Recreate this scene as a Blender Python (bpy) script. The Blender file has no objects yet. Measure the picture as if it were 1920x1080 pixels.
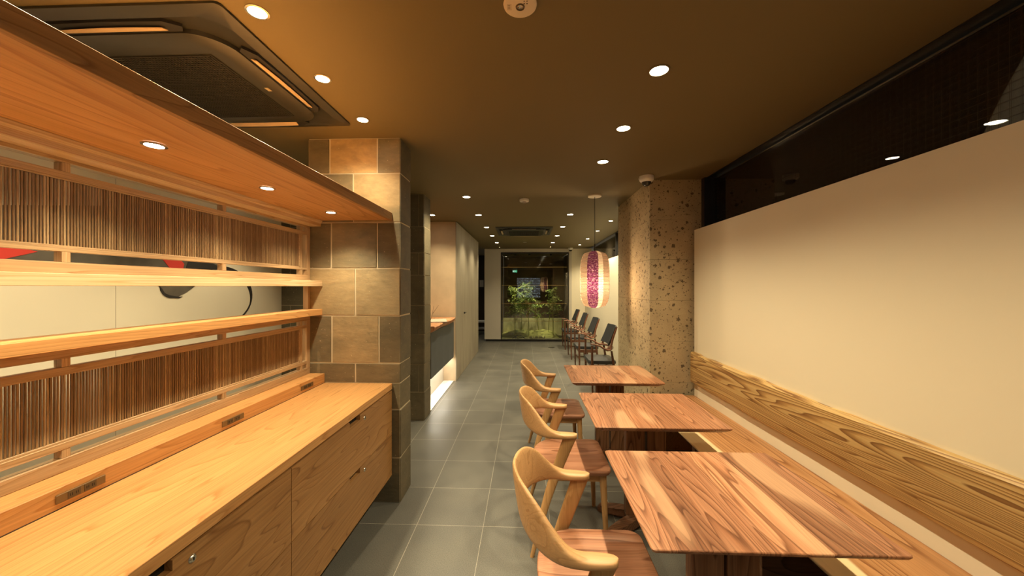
import bpy, bmesh, math, random
from mathutils import Vector, Matrix, noise
random.seed(7)
C = bpy.context.scene.collection
SC = bpy.context.scene
PI = math.pi

# ---------------------------------------------------------------- camera, world, exposure
H = 1.44                                   # eye height
F = 678.0                                  # focal length in pixels of the 1920 px wide frame
cam_d = bpy.data.cameras.new('camera')
cam_d.sensor_fit = 'HORIZONTAL'; cam_d.sensor_width = 36.0; cam_d.lens = F / 1920 * 36
cam_d.shift_y = -3 / 1920; cam_d.clip_start = 0.02; cam_d.clip_end = 60
cam = bpy.data.objects.new('camera', cam_d); C.objects.link(cam)
cam.location = (0, 0, H); cam.rotation_euler = (PI / 2, 0, math.atan(26 / F))
SC.camera = cam
SC.view_settings.view_transform = 'Standard'; SC.view_settings.look = 'None'
SC.view_settings.gamma = 1.0; SC.view_settings.use_curve_mapping = False
SC.view_settings.exposure = 0.70
w = bpy.data.worlds.new('night'); SC.world = w; w.use_nodes = True
w.node_tree.nodes['Background'].inputs[0].default_value = (0.26, 0.24, 0.20, 1)
w.node_tree.nodes['Background'].inputs[1].default_value = 1.0
SC.cycles.max_bounces = 9; SC.cycles.diffuse_bounces = 5; SC.cycles.glossy_bounces = 4
SC.cycles.transparent_max_bounces = 12; SC.cycles.sample_clamp_indirect = 6.0
SC.cycles.caustics_reflective = False; SC.cycles.caustics_refractive = False
SC.cycles.use_denoising = True

WARM = (1.0, 0.83, 0.52)
LP = 1.0                                   # overall lamp power
def spot(parent, loc, watt, size=120, blend=0.9, aim=(0, 0, -1), color=WARM, radius=0.022):
    d = bpy.data.lights.new('beam', 'SPOT'); d.energy = watt * LP; d.color = color
    d.spot_size = math.radians(size); d.spot_blend = blend; d.shadow_soft_size = radius
    o = bpy.data.objects.new('beam', d); C.objects.link(o); o.parent = parent; o.location = loc
    o.rotation_euler = Vector(aim).to_track_quat('-Z', 'Y').to_euler()
    return o

# ---------------------------------------------------------------- object helpers
def tag(o, label=None, cat=None, group=None, kind=None):
    if label: o['label'] = label
    if cat: o['category'] = cat
    if group: o['group'] = group
    if kind: o['kind'] = kind
    return o
def thing(name, label, cat, loc=(0, 0, 0), rz=0, group=None, kind=None):
    o = bpy.data.objects.new(name, None); C.objects.link(o); o.empty_display_size = 0.05
    o.location = loc; o.rotation_euler = (0, 0, rz)
    return tag(o, label, cat, group, kind)
def copy_tree(o, parent=None):
    c = o.copy(); C.objects.link(c); c.parent = parent
    for ch in list(o.children): copy_tree(ch, c)
    return c

class MB:
    def __init__(s): s.b = bmesh.new()
    def box(s, x0, x1, y0, y1, z0, z1, bev=0.0, seg=1):
        t = bmesh.new()
        bmesh.ops.create_cube(t, size=1.0)
        for v in t.verts:
            v.co = Vector(((x0 + x1) / 2 + v.co.x * (x1 - x0), (y0 + y1) / 2 + v.co.y * (y1 - y0), (z0 + z1) / 2 + v.co.z * (z1 - z0)))
        if bev: bmesh.ops.bevel(t, geom=list(t.edges), offset=bev, segments=seg, profile=0.5, affect='EDGES', clamp_overlap=True)
        s.merge(t); return s
    def merge(s, t, M=None):
        if M is not None: bmesh.ops.transform(t, matrix=M, verts=t.verts)
        me = bpy.data.meshes.new('t'); t.to_mesh(me); t.free(); s.b.from_mesh(me); bpy.data.meshes.remove(me)
    def prism(s, pts, d0, d1, axis='z', bev=0.0, seg=2):
        """outline pts extruded between d0 and d1 along axis; pts in the other two axes (x: yz, y: xz, z: xy)"""
        t = bmesh.new()
        def co(p, d):
            if axis == 'z': return (p[0], p[1], d)
            if axis == 'y': return (p[0], d, p[1])
            return (d, p[0], p[1])
        a = [t.verts.new(co(p, d0)) for p in pts]; b = [t.verts.new(co(p, d1)) for p in pts]
        n = len(pts)
        t.faces.new(a); t.faces.new(list(reversed(b)))
        for i in range(n): t.faces.new((a[i], b[i], b[(i + 1) % n], a[(i + 1) % n]))
        bmesh.ops.recalc_face_normals(t, faces=t.faces)
        if bev:
            caps = [e for e in t.edges if (e.verts[0] in a and e.verts[1] in a) or (e.verts[0] in b and e.verts[1] in b)]
            bmesh.ops.bevel(t, geom=caps, offset=bev, segments=seg, profile=0.5, affect='EDGES', clamp_overlap=True)
        s.merge(t); return s
    def lathe(s, prof, n=24, c=(0, 0, 0), axis='z'):
        t = bmesh.new(); rings = []
        for r, z in prof:
            if r < 1e-6: rings.append([t.verts.new((0, 0, z))])
            else: rings.append([t.verts.new((r * math.cos(2 * PI * k / n), r * math.sin(2 * PI * k / n), z)) for k in range(n)])
        for i in range(len(rings) - 1):
            A, B = rings[i], rings[i + 1]
            for k in range(n):
                if len(A) == 1 and len(B) == 1: continue
                if len(A) == 1: t.faces.new((A[0], B[k], B[(k + 1) % n]))
                elif len(B) == 1: t.faces.new((A[k], B[0], A[(k + 1) % n]))
                else: t.faces.new((A[k], A[(k + 1) % n], B[(k + 1) % n], B[k]))
        bmesh.ops.recalc_face_normals(t, faces=t.faces)
        M = Matrix.Translation(c)
        if axis == 'x': M = M @ Matrix.Rotation(PI / 2, 4, 'Y')
        if axis == 'y': M = M @ Matrix.Rotation(-PI / 2, 4, 'X')
        s.merge(t, M); return s
    def loft(s, rings, close=True):
        t = bmesh.new(); R = [[t.verts.new(p) for p in r] for r in rings]; n = len(R[0])
        for i in range(len(R) - 1):
            for k in range(n): t.faces.new((R[i][k], R[i][(k + 1) % n], R[i + 1][(k + 1) % n], R[i + 1][k]))
        if close: t.faces.new(R[0]); t.faces.new(list(reversed(R[-1])))
        bmesh.ops.recalc_face_normals(t, faces=t.faces)
        s.merge(t); return s
    def tube(s, pts, rad, n=10, cap=True, squash=1.0, up=None):
        pts = [Vector(p) for p in pts]; m = len(pts)
        if not isinstance(rad, (list, tuple)): rad = [rad] * m
        rings = []
        for i, p in enumerate(pts):
            d = (pts[min(i + 1, m - 1)] - pts[max(i - 1, 0)]).normalized()
            u = Vector(up) if up else (Vector((0, 0, 1)) if abs(d.z) < 0.9 else Vector((1, 0, 0)))
            a = d.cross(u).normalized(); b = a.cross(d).normalized()
            rings.append([p + a * rad[i] * math.cos(2 * PI * k / n) + b * rad[i] * squash * math.sin(2 * PI * k / n) for k in range(n)])
        return s.loft(rings, cap)
    def build(s, name, mat, parent=None, smooth=False, angle=40):
        me = bpy.data.meshes.new(name); s.b.to_mesh(me); s.b.free()
        if smooth:
            for p in me.polygons: p.use_smooth = True
            try: me.set_sharp_from_angle(angle=math.radians(angle))
            except Exception: pass
        me.materials.append(mat)
        o = bpy.data.objects.new(name, me); C.objects.link(o); o.parent = parent
        return o
def bx(name, x0, x1, y0, y1, z0, z1, mat, parent=None, bev=0.0):
    return MB().box(x0, x1, y0, y1, z0, z1, bev).build(name, mat, parent)
def spow(v, e): return math.copysign(abs(v) ** e, v)
def section(p, A, B, a, b, n=20, e=0.7):
    return [p + A * a * spow(math.cos(2 * PI * k / n), e) + B * b * spow(math.sin(2 * PI * k / n), e) for k in range(n)]
def rrect(x0, x1, y0, y1, r, n=6):
    out = []
    for cx, cy, a0 in ((x1 - r, y1 - r, 0), (x0 + r, y1 - r, 90), (x0 + r, y0 + r, 180), (x1 - r, y0 + r, 270)):
        for k in range(n + 1):
            a = math.radians(a0 + 90 * k / n); out.append((cx + r * math.cos(a), cy + r * math.sin(a)))
    return out

# ---------------------------------------------------------------- materials
def mat(name):
    m = bpy.data.materials.new(name); m.use_nodes = True
    nt = m.node_tree; return m, nt, nt.nodes['Principled BSDF']
def N(nt, t, **k):
    n = nt.nodes.new(t)
    for a, b in k.items():
        if a.startswith('i_'): n.inputs[int(a[2:])].default_value = b
        else: setattr(n, a, b)
    return n
def L(nt, a, b): nt.links.new(a, b)
def coords(nt, scale=(1, 1, 1), loc=(0, 0, 0), space='Object'):
    tc = N(nt, 'ShaderNodeTexCoord'); mp = N(nt, 'ShaderNodeMapping')
    mp.inputs['Scale'].default_value = scale; mp.inputs['Location'].default_value = loc
    L(nt, tc.outputs[space], mp.inputs[0]); return mp.outputs[0]
def ramp(nt, fac, stops, interp='LINEAR'):
    r = N(nt, 'ShaderNodeValToRGB'); r.color_ramp.interpolation = interp
    while len(r.color_ramp.elements) < len(stops): r.color_ramp.elements.new(0.5)
    for e, (p, c) in zip(r.color_ramp.elements, stops): e.position = p; e.color = (*c, 1)
    L(nt, fac, r.inputs[0]); return r.outputs[0]
def noise_n(nt, vec, scale, detail=2, rough=0.5, dist=0.0):
    n = N(nt, 'ShaderNodeTexNoise'); n.inputs['Scale'].default_value = scale; n.inputs['Detail'].default_value = detail
    n.inputs['Roughness'].default_value = rough; n.inputs['Distortion'].default_value = dist
    L(nt, vec, n.inputs['Vector']); return n.outputs[0]
def mth(nt, op, a, b=None, c=None):
    n = N(nt, 'ShaderNodeMath', operation=op)
    for i, v in enumerate((a, b, c)):
        if v is None: continue
        if isinstance(v, (int, float)): n.inputs[i].default_value = v
        else: L(nt, v, n.inputs[i])
    return n.outputs[0]
def mixc(nt, f, a, b, mode='MIX'):
    n = N(nt, 'ShaderNodeMix', data_type='RGBA', blend_type=mode)
    for i, v in ((0, f), (6, a), (7, b)):
        if isinstance(v, (int, float)): n.inputs[i].default_value = v
        elif isinstance(v, tuple): n.inputs[i].default_value = (*v, 1)
        else: L(nt, v, n.inputs[i])
    return n.outputs[2]
def bump(nt, b, h, strength=0.2, dist=0.01):
    n = N(nt, 'ShaderNodeBump'); n.inputs['Strength'].default_value = strength; n.inputs['Distance'].default_value = dist
    L(nt, h, n.inputs['Height']); L(nt, n.outputs[0], b.inputs['Normal'])
def plain(name, c, rough=0.5, metal=0.0, spec=0.5, var=0.0):
    m, nt, b = mat(name)
    b.inputs['Base Color'].default_value = (*c, 1); b.inputs['Roughness'].default_value = rough
    b.inputs['Metallic'].default_value = metal; b.inputs['Specular IOR Level'].default_value = spec
    if var:
        v = coords(nt); n = noise_n(nt, v, 3.0, 3, 0.6)
        c0 = tuple(max(0, x * (1 - var)) for x in c); c1 = tuple(min(1, x * (1 + var)) for x in c)
        L(nt, ramp(nt, n, [(0.3, c0), (0.7, c1)]), b.inputs['Base Color'])
    return m
def emit(name, c, s):
    m, nt, b = mat(name); b.inputs['Base Color'].default_value = (*c, 1)
    b.inputs['Emission Color'].default_value = (*c, 1); b.inputs['Emission Strength'].default_value = s; return m

def wood(name, light, mid, dark, axis='y', figure=7.0, across=5.0, along=0.7, plank=0.0, plank_axis='x', sap=None, rough=0.42, line=0.75, seed=0.0, planks_dark=0.55, fine=0.25, spec=0.4, sapamt=0.6):
    """contour lines of a stretched noise give the cathedral figure; fine fibres on top; optional glued-up boards"""
    m, nt, b = mat(name)
    ax = 'xyz'.index(axis)
    sc = [across] * 3; sc[ax] = along
    oi = N(nt, 'ShaderNodeObjectInfo')
    tc = N(nt, 'ShaderNodeTexCoord')
    off = N(nt, 'ShaderNodeVectorMath', operation='ADD')
    L(nt, tc.outputs['Object'], off.inputs[0])
    rnd = mth(nt, 'MULTIPLY', oi.outputs['Random'], 17.0)
    cmb = N(nt, 'ShaderNodeCombineXYZ'); L(nt, rnd, cmb.inputs[0]); L(nt, rnd, cmb.inputs[1]); cmb.inputs[2].default_value = seed
    L(nt, cmb.outputs[0], off.inputs[1])
    vec = off.outputs[0]; pr = None
    if plank:
        sx = N(nt, 'ShaderNodeSeparateXYZ'); L(nt, tc.outputs['Object'], sx.inputs[0])
        px = mth(nt, 'FLOOR', mth(nt, 'DIVIDE', sx.outputs['xyz'.index(plank_axis)], plank))
        wn = N(nt, 'ShaderNodeTexWhiteNoise', noise_dimensions='2D')
        c2 = N(nt, 'ShaderNodeCombineXYZ'); L(nt, px, c2.inputs[0]); L(nt, oi.outputs['Random'], c2.inputs[1]); L(nt, c2.outputs[0], wn.inputs['Vector'])
        pr = wn.outputs['Value']
        o2 = N(nt, 'ShaderNodeVectorMath', operation='ADD'); L(nt, vec, o2.inputs[0])
        s2 = N(nt, 'ShaderNodeVectorMath', operation='SCALE'); L(nt, wn.outputs['Color'], s2.inputs[0]); s2.inputs['Scale'].default_value = 9.0
        L(nt, s2.outputs[0], o2.inputs[1]); vec = o2.outputs[0]
    mp = N(nt, 'ShaderNodeMapping'); mp.inputs['Scale'].default_value = sc; L(nt, vec, mp.inputs[0])
    n1 = noise_n(nt, mp.outputs[0], 1.0, 1.5, 0.45, 0.25)
    ring = mth(nt, 'FRACT', mth(nt, 'MULTIPLY', n1, figure * 2.2))
    col = ramp(nt, ring, [(0.0, light), (0.45, tuple((a + c) / 2 for a, c in zip(light, mid))), (line, mid), (0.94, dark), (1.0, light)])
    fsc = [190.0] * 3; fsc[ax] = 4.0
    mp2 = N(nt, 'ShaderNodeMapping'); mp2.inputs['Scale'].default_value = fsc; L(nt, vec, mp2.inputs[0])
    n2 = noise_n(nt, mp2.outputs[0], 1.0, 2, 0.6)
    col = mixc(nt, 1.0, col, ramp(nt, n2, [(0.3, (1 - fine,) * 3), (0.62, (1, 1, 1))]), 'MULTIPLY')
    bsc = [2.2] * 3; bsc[ax] = 0.5
    mp3 = N(nt, 'ShaderNodeMapping'); mp3.inputs['Scale'].default_value = bsc; L(nt, vec, mp3.inputs[0])
    n3 = noise_n(nt, mp3.outputs[0], 1.0, 2, 0.5)
    col = mixc(nt, 1.0, col, ramp(nt, n3, [(0.3, (0.84, 0.82, 0.80)), (0.65, (1.06, 1.06, 1.06))]), 'MULTIPLY')
    if pr is not None:
        d = planks_dark
        col = mixc(nt, 1.0, col, ramp(nt, pr, [(0.0, (d, d * 0.95, d * 0.93)), (0.35, (0.82, 0.8, 0.8)), (0.7, (1, 1, 1)), (1.0, (1.1, 1.12, 1.12))]), 'MULTIPLY')
    if sap:
        n4 = noise_n(nt, mp3.outputs[0], 2.6, 1, 0.4)
        col = mixc(nt, mth(nt, 'MULTIPLY', ramp(nt, n4, [(0.60, (0, 0, 0)), (0.66, (1, 1, 1))]), sapamt), col, sap)
    L(nt, col, b.inputs['Base Color'])
    b.inputs['Roughness'].default_value = rough; b.inputs['Specular IOR Level'].default_value = spec
    bump(nt, b, n2, 0.08, 0.002)
    return m

M = {}
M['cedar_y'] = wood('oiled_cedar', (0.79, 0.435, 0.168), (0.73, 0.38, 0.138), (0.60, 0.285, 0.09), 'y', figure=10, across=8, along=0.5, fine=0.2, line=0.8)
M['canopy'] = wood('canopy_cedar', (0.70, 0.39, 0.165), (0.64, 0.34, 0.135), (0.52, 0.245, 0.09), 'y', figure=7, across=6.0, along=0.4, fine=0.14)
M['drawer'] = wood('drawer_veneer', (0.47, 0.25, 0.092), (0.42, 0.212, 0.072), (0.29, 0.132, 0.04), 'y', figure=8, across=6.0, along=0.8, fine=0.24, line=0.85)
M['frame'] = wood('screen_frame_cedar', (0.62, 0.43, 0.25), (0.54, 0.36, 0.19), (0.43, 0.26, 0.125), 'y', figure=10, across=22, along=0.5, fine=0.2)
M['frame_z'] = wood('screen_upright_cedar', (0.62, 0.43, 0.25), (0.54, 0.36, 0.19), (0.43, 0.26, 0.125), 'z', figure=10, across=22, along=0.5, fine=0.2)
M['sill'] = wood('pale_cedar', (0.80, 0.59, 0.36), (0.73, 0.50, 0.28), (0.62, 0.39, 0.19), 'y', figure=8, across=18, along=0.4, fine=0.14)
M['walnut_y'] = wood('walnut_boards', (0.57, 0.275, 0.145), (0.45, 0.195, 0.095), (0.23, 0.088, 0.038), 'y', figure=12, across=7.5, along=0.6, plank=0.142, sap=(0.74, 0.45, 0.26), fine=0.36, rough=0.36, line=0.7, sapamt=0.5, planks_dark=0.6)
M['walnut_z'] = wood('walnut_uprights', (0.30, 0.15, 0.075), (0.22, 0.10, 0.045), (0.11, 0.045, 0.02), 'z', figure=7, across=6, along=1.0, fine=0.3)
M['walnut_x'] = wood('walnut_feet', (0.26, 0.13, 0.07), (0.19, 0.09, 0.045), (0.10, 0.045, 0.02), 'x', figure=7, across=6, along=1.0, fine=0.3)
M['seat'] = wood('walnut_seat', (0.54, 0.265, 0.155), (0.43, 0.19, 0.10), (0.28, 0.11, 0.055), 'x', figure=5, across=5, along=0.8, plank=0.10, plank_axis='y', fine=0.28, planks_dark=0.75)
M['oak'] = wood('pale_oak', (0.63, 0.375, 0.175), (0.59, 0.345, 0.155), (0.51, 0.285, 0.12), 'x', figure=5, across=10, along=1.6, fine=0.14)
M['oak_z'] = wood('pale_oak_legs', (0.56, 0.325, 0.135), (0.53, 0.30, 0.12), (0.46, 0.25, 0.095), 'z', figure=5, across=10, along=1.6, fine=0.14)
M['darkwood'] = wood('dark_walnut', (0.17, 0.075, 0.04), (0.12, 0.05, 0.027), (0.06, 0.025, 0.014), 'x', figure=5, across=12, along=2, fine=0.2, rough=0.35)
M['zelkova'] = wood('zelkova_board', (0.68, 0.47, 0.20), (0.57, 0.345, 0.125), (0.24, 0.11, 0.035), 'y', figure=13, across=7.5, along=0.34, fine=0.2, line=0.5)
M['slab'] = wood('reddish_slab', (0.62, 0.32, 0.16), (0.52, 0.23, 0.10), (0.34, 0.13, 0.05), 'y', figure=5, across=6, along=0.9, sap=(0.72, 0.46, 0.24))

def bench_mat():
    m = wood('bench_boards', (0.56, 0.29, 0.125), (0.43, 0.20, 0.075), (0.24, 0.09, 0.03), 'y', figure=8, across=5, along=0.5, fine=0.22)
    nt = m.node_tree; b = nt.nodes['Principled BSDF']
    src = b.inputs['Base Color'].links[0].from_socket
    tc = N(nt, 'ShaderNodeTexCoord'); sp = N(nt, 'ShaderNodeSeparateXYZ'); L(nt, tc.outputs['Object'], sp.inputs[0])
    wob = noise_n(nt, coords(nt, (3, 1.2, 1)), 1.0, 2)
    x = mth(nt, 'SUBTRACT', sp.outputs[0], mth(nt, 'MULTIPLY', wob, 0.05))
    f = ramp(nt, x, [(0.0, (1, 1, 1)), (0.100, (1, 1, 1)), (0.112, (0, 0, 0))])
    L(nt, mixc(nt, f, src, mixc(nt, 0.85, src, (0.86, 0.68, 0.40))), b.inputs['Base Color'])
    return m
M['bench'] = bench_mat()

M['ceiling'] = plain('ceiling_paint', (0.165, 0.127, 0.060), 0.62, spec=0.25)
M['plaster'] = plain('cream_wall_paint', (0.82, 0.745, 0.57), 0.7, spec=0.2)
M['plaster2'] = plain('warm_plaster', (0.58, 0.45, 0.30), 0.8, spec=0.2, var=0.12)
M['offwhite'] = plain('pale_panel', (0.60, 0.55, 0.46), 0.6, spec=0.25)
M['white'] = plain('white_plastic', (0.82, 0.80, 0.76), 0.4)
M['dark'] = plain('dark_brown_paint', (0.045, 0.036, 0.028), 0.6)
M['black'] = plain('black_metal', (0.015, 0.014, 0.013), 0.35, spec=0.5)
M['acbody'] = plain('dark_unit_plastic', (0.026, 0.025, 0.021), 0.36, spec=0.5)
M['acgrille'] = plain('grille_plastic', (0.020, 0.018, 0.014), 0.5)
M['acslot'] = plain('slot_black', (0.010, 0.009, 0.008), 0.6)
M['aclouver'] = plain('louver_lit_tan', (0.55, 0.42, 0.26), 0.45)  # tan base colour carries the gold light reflected by the flaps
M['chrome'] = plain('nickel', (0.62, 0.58, 0.50), 0.25, metal=1.0)
M['bluegrey'] = plain('slate_blue_paint', (0.085, 0.095, 0.105), 0.45, var=0.15)
M['leather'] = plain('black_leather', (0.030, 0.032, 0.036), 0.45, spec=0.5)
M['brass'] = plain('brass_edge', (0.75, 0.55, 0.22), 0.35, metal=0.6)
M['outlet'] = plain('bronze_plate', (0.20, 0.125, 0.055), 0.4, metal=0.3)
M['socket'] = plain('socket_brown', (0.10, 0.065, 0.03), 0.5)
M['hole'] = plain('socket_hole', (0.006, 0.005, 0.004), 0.8)
M['lampwhite'] = emit('lamp_face', (1.0, 0.88, 0.66), 28.0)
M['led'] = emit('led_strip', (1.0, 0.82, 0.55), 3.0)
M['deadlamp'] = plain('unlit_lens', (0.72, 0.66, 0.52), 0.3)

def tile_mat():
    m, nt, b = mat('grey_floor_tile')
    v = coords(nt, (1, 1, 1), (0.6580 + 4.025, -2.1615 + 8.05, 0))
    br = N(nt, 'ShaderNodeTexBrick'); br.offset = 0.0; br.squash = 1.0
    br.inputs['Scale'].default_value = 1.0; br.inputs['Brick Width'].default_value = 0.4025; br.inputs['Row Height'].default_value = 0.4025
    br.inputs['Mortar Size'].default_value = 0.0016; br.inputs['Mortar Smooth'].default_value = 0.1; br.inputs['Bias'].default_value = 0.0
    br.inputs['Color1'].default_value = (0.112, 0.109, 0.097, 1); br.inputs['Color2'].default_value = (0.132, 0.128, 0.113, 1)
    br.inputs['Mortar'].default_value = (0.36, 0.34, 0.29, 1)
    L(nt, v, br.inputs['Vector'])
    n = noise_n(nt, coords(nt), 260.0, 2, 0.7); n2 = noise_n(nt, coords(nt), 2.0, 3, 0.6)
    col = mixc(nt, 1.0, br.outputs['Color'], ramp(nt, n, [(0.3, (0.55, 0.55, 0.55)), (0.7, (1.45, 1.45, 1.42))]), 'MULTIPLY')
    col = mixc(nt, 1.0, col, ramp(nt, n2, [(0.3, (0.86, 0.86, 0.88)), (0.7, (1.12, 1.11, 1.08))]), 'MULTIPLY')
    L(nt, col, b.inputs['Base Color'])
    L(nt, ramp(nt, n2, [(0.3, (0.36,) * 3), (0.7, (0.5,) * 3)]), b.inputs['Roughness'])
    b.inputs['Specular IOR Level'].default_value = 0.5
    bump(nt, b, n, 0.05, 0.001)
    return m
M['tile'] = tile_mat()

def slate_mat():
    m, nt, b = mat('sawn_stone')
    at = N(nt, 'ShaderNodeAttribute'); at.attribute_name = 'tone'
    sep = N(nt, 'ShaderNodeSeparateColor'); L(nt, at.outputs['Color'], sep.inputs[0])
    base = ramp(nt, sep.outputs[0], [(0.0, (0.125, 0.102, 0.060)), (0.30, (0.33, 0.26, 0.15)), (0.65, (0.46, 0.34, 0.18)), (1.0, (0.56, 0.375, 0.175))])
    n = noise_n(nt, coords(nt, (2.6, 2.6, 4.0)), 1.0, 4, 0.65, 0.6)
    col = mixc(nt, 1.0, base, ramp(nt, n, [(0.32, (0.66, 0.70, 0.70)), (0.6, (1.1, 1.08, 1.04))]), 'MULTIPLY')
    n2 = noise_n(nt, coords(nt, (10, 10, 26)), 1.0, 5, 0.7)
    col = mixc(nt, 1.0, col, ramp(nt, n2, [(0.3, (0.84, 0.84, 0.84)), (0.7, (1.1, 1.1, 1.1))]), 'MULTIPLY')
    n3 = noise_n(nt, coords(nt), 90, 2, 0.5)
    col = mixc(nt, ramp(nt, n3, [(0.71, (0, 0, 0)), (0.75, (0.5, 0.5, 0.5))]), col, (0.75, 0.62, 0.42))
    L(nt, col, b.inputs['Base Color']); b.inputs['Roughness'].default_value = 0.62
    bump(nt, b, n2, 0.35, 0.008); return m
M['slate'] = slate_mat()
M['mortar'] = plain('pale_mortar', (0.62, 0.54, 0.38), 0.9)

M['mortar2'] = plain('dark_mortar', (0.34, 0.28, 0.19), 0.9)
def tuff_mat():
    m, nt, b = mat('pitted_tuff')
    v = coords(nt)
    n = noise_n(nt, v, 2.5, 5, 0.6)
    col = ramp(nt, n, [(0.3, (0.38, 0.30, 0.175)), (0.7, (0.53, 0.415, 0.245))])
    warp = N(nt, 'ShaderNodeTexNoise'); warp.inputs['Scale'].default_value = 38; L(nt, v, warp.inputs['Vector'])
    ad = N(nt, 'ShaderNodeVectorMath', operation='MULTIPLY_ADD'); L(nt, warp.outputs['Color'], ad.inputs[0]); ad.inputs[1].default_value = (0.040, 0.040, 0.030); L(nt, v, ad.inputs[2])
    def pits(scale, thr, keep):
        vo = N(nt, 'ShaderNodeTexVoronoi'); vo.inputs['Scale'].default_value = scale; L(nt, ad.outputs[0], vo.inputs['Vector'])
        sp = N(nt, 'ShaderNodeSeparateColor'); L(nt, vo.outputs['Color'], sp.inputs[0])
        size = mth(nt, 'MULTIPLY', mth(nt, 'MAXIMUM', mth(nt, 'SUBTRACT', sp.outputs[0], keep), 0.0), thr / (1 - keep))
        return mth(nt, 'LESS_THAN', vo.outputs['Distance'], size)
    p = mth(nt, 'MAXIMUM', pits(24, 0.42, 0.62), pits(62, 0.42, 0.50))
    col = mixc(nt, mth(nt, 'MULTIPLY', p, 0.82), col, (0.07, 0.045, 0.022))
    g = noise_n(nt, v, 120, 2, 0.6)
    col = mixc(nt, 1.0, col, ramp(nt, g, [(0.3, (0.88, 0.88, 0.88)), (0.7, (1.08, 1.08, 1.08))]), 'MULTIPLY')
    L(nt, col, b.inputs['Base Color']); b.inputs['Roughness'].default_value = 0.85
    hgt = mth(nt, 'SUBTRACT', 1.0, p); bump(nt, b, hgt, 0.6, 0.004); return m
M['tuff'] = tuff_mat()

def concrete_mat():
    m, nt, b = mat('board_concrete')
    n = noise_n(nt, coords(nt, (3, 5, 0.9)), 1.0, 5, 0.65, 0.4)
    L(nt, ramp(nt, n, [(0.3, (0.27, 0.235, 0.175)), (0.7, (0.38, 0.335, 0.25))]), b.inputs['Base Color'])
    b.inputs['Roughness'].default_value = 0.6; return m
M['concrete'] = concrete_mat()

def glass_mat(name, tint, ior, wire=False):
    m, nt, b = mat(name); nt.nodes.remove(b)
    out = [n for n in nt.nodes if n.type == 'OUTPUT_MATERIAL'][0]
    tr = N(nt, 'ShaderNodeBsdfTransparent'); tr.inputs[0].default_value = (*tint, 1)
    gl = N(nt, 'ShaderNodeBsdfGlossy'); gl.inputs['Roughness'].default_value = 0.01; gl.inputs[0].default_value = (1, 1, 1, 1)
    fr = N(nt, 'ShaderNodeFresnel'); fr.inputs[0].default_value = ior
    mx = N(nt, 'ShaderNodeMixShader'); L(nt, fr.outputs[0], mx.inputs[0]); L(nt, tr.outputs[0], mx.inputs[1]); L(nt, gl.outputs[0], mx.inputs[2])
    last = mx.outputs[0]
    if wire:
        br = N(nt, 'ShaderNodeTexBrick'); br.offset = 0.0
        br.inputs['Scale'].default_value = 1.0; br.inputs['Brick Width'].default_value = 0.030; br.inputs['Row Height'].default_value = 0.030
        br.inputs['Mortar Size'].default_value = 0.0011
        sp = N(nt, 'ShaderNodeSeparateXYZ'); cb = N(nt, 'ShaderNodeCombineXYZ')
        L(nt, coords(nt), sp.inputs[0]); L(nt, sp.outputs[1], cb.inputs[0]); L(nt, sp.outputs[2], cb.inputs[1]); L(nt, cb.outputs[0], br.inputs['Vector'])
        df = N(nt, 'ShaderNodeBsdfDiffuse'); df.inputs[0].default_value = (0.16, 0.13, 0.10, 1)
        m2 = N(nt, 'ShaderNodeMixShader'); L(nt, mth(nt, 'MULTIPLY', br.outputs['Fac'], 0.5), m2.inputs[0]); L(nt, last, m2.inputs[1]); L(nt, df.outputs[0], m2.inputs[2]); last = m2.outputs[0]
    L(nt, last, out.inputs[0]); return m
M['glass'] = glass_mat('wired_glass', (0.75, 0.78, 0.75), 1.5, True)
M['caseglass'] = glass_mat('clear_glass', (0.9, 0.9, 0.86), 1.5)

# ================================================================ SETTING
CZ = 2.43
XW, XG = 1.53, 1.715            # cream half wall, glass above it
XL = -2.66                      # wall behind the lattice screens
YB, YE = -3.0, 11.6
PY = 2.379                      # front face of the near stone pillar
SY = 3.841                      # far stone wall
def struct(o, label=None, cat=None): tag(o, label, cat, None, 'structure'); return o
struct(bx('floor', XL - 0.1, 2.9, YB - 0.1, YE + 0.1, -0.08, 0, M['tile']), 'grey square floor tiles with pale joints', 'floor')
struct(bx('ceiling', XL - 0.1, 1.64, YB - 0.1, YE + 0.1, CZ, CZ + 0.1, M['ceiling']), 'dark olive brown painted ceiling', 'ceiling')
struct(bx('wall_left', XL - 0.1, XL, YB, SY, 0, CZ, M['plaster']), 'cream wall behind the lattice screens carrying the mural', 'wall')
struct(bx('wall_right', XW, XW + 0.06, YB, 3.349, 0, 1.952, M['plaster']), 'cream half height wall behind the bench', 'wall')
struct(bx('wall_right_far', XW, XW + 0.06, 4.56, 9.45, 0, 1.952, M['plaster']), 'bright cream half height wall behind the dark armchairs', 'wall')
struct(bx('wall_back', XL - 0.1, 2.9, YB - 0.1, YB, 0, CZ, plain('back_paint', (0.10, 0.07, 0.045), 0.7)), 'brown wall opposite the bamboo case', 'wall')
struct(bx('wall_far', 1.19, XG, 9.461, 9.56, 0, 2.425, M['plaster']), 'cream end wall right of the bamboo case', 'wall')
struct(bx('wall_far_left', XL, -1.05, YE, YE + 0.1, 0, CZ, M['dark']), 'dark end wall of the side corridor', 'wall')
struct(bx('wall_outside', 2.75, 2.85, YB, YE, 0, 4.2, plain('outside_render', (0.17, 0.155, 0.13), 0.8)), 'dark wall outside beyond the clerestory glass', 'wall')
struct(bx('wall_reception', XL, XL + 0.1, SY + 0.26, 5.448, 0, CZ, M['plaster2']), 'warm plaster wall behind the reception counter', 'wall')
struct(bx('wall_corridor', XL, XL + 0.1, 8.001, YE, 0, CZ, M['dark']), 'dark wall of the side corridor', 'wall')

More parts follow.
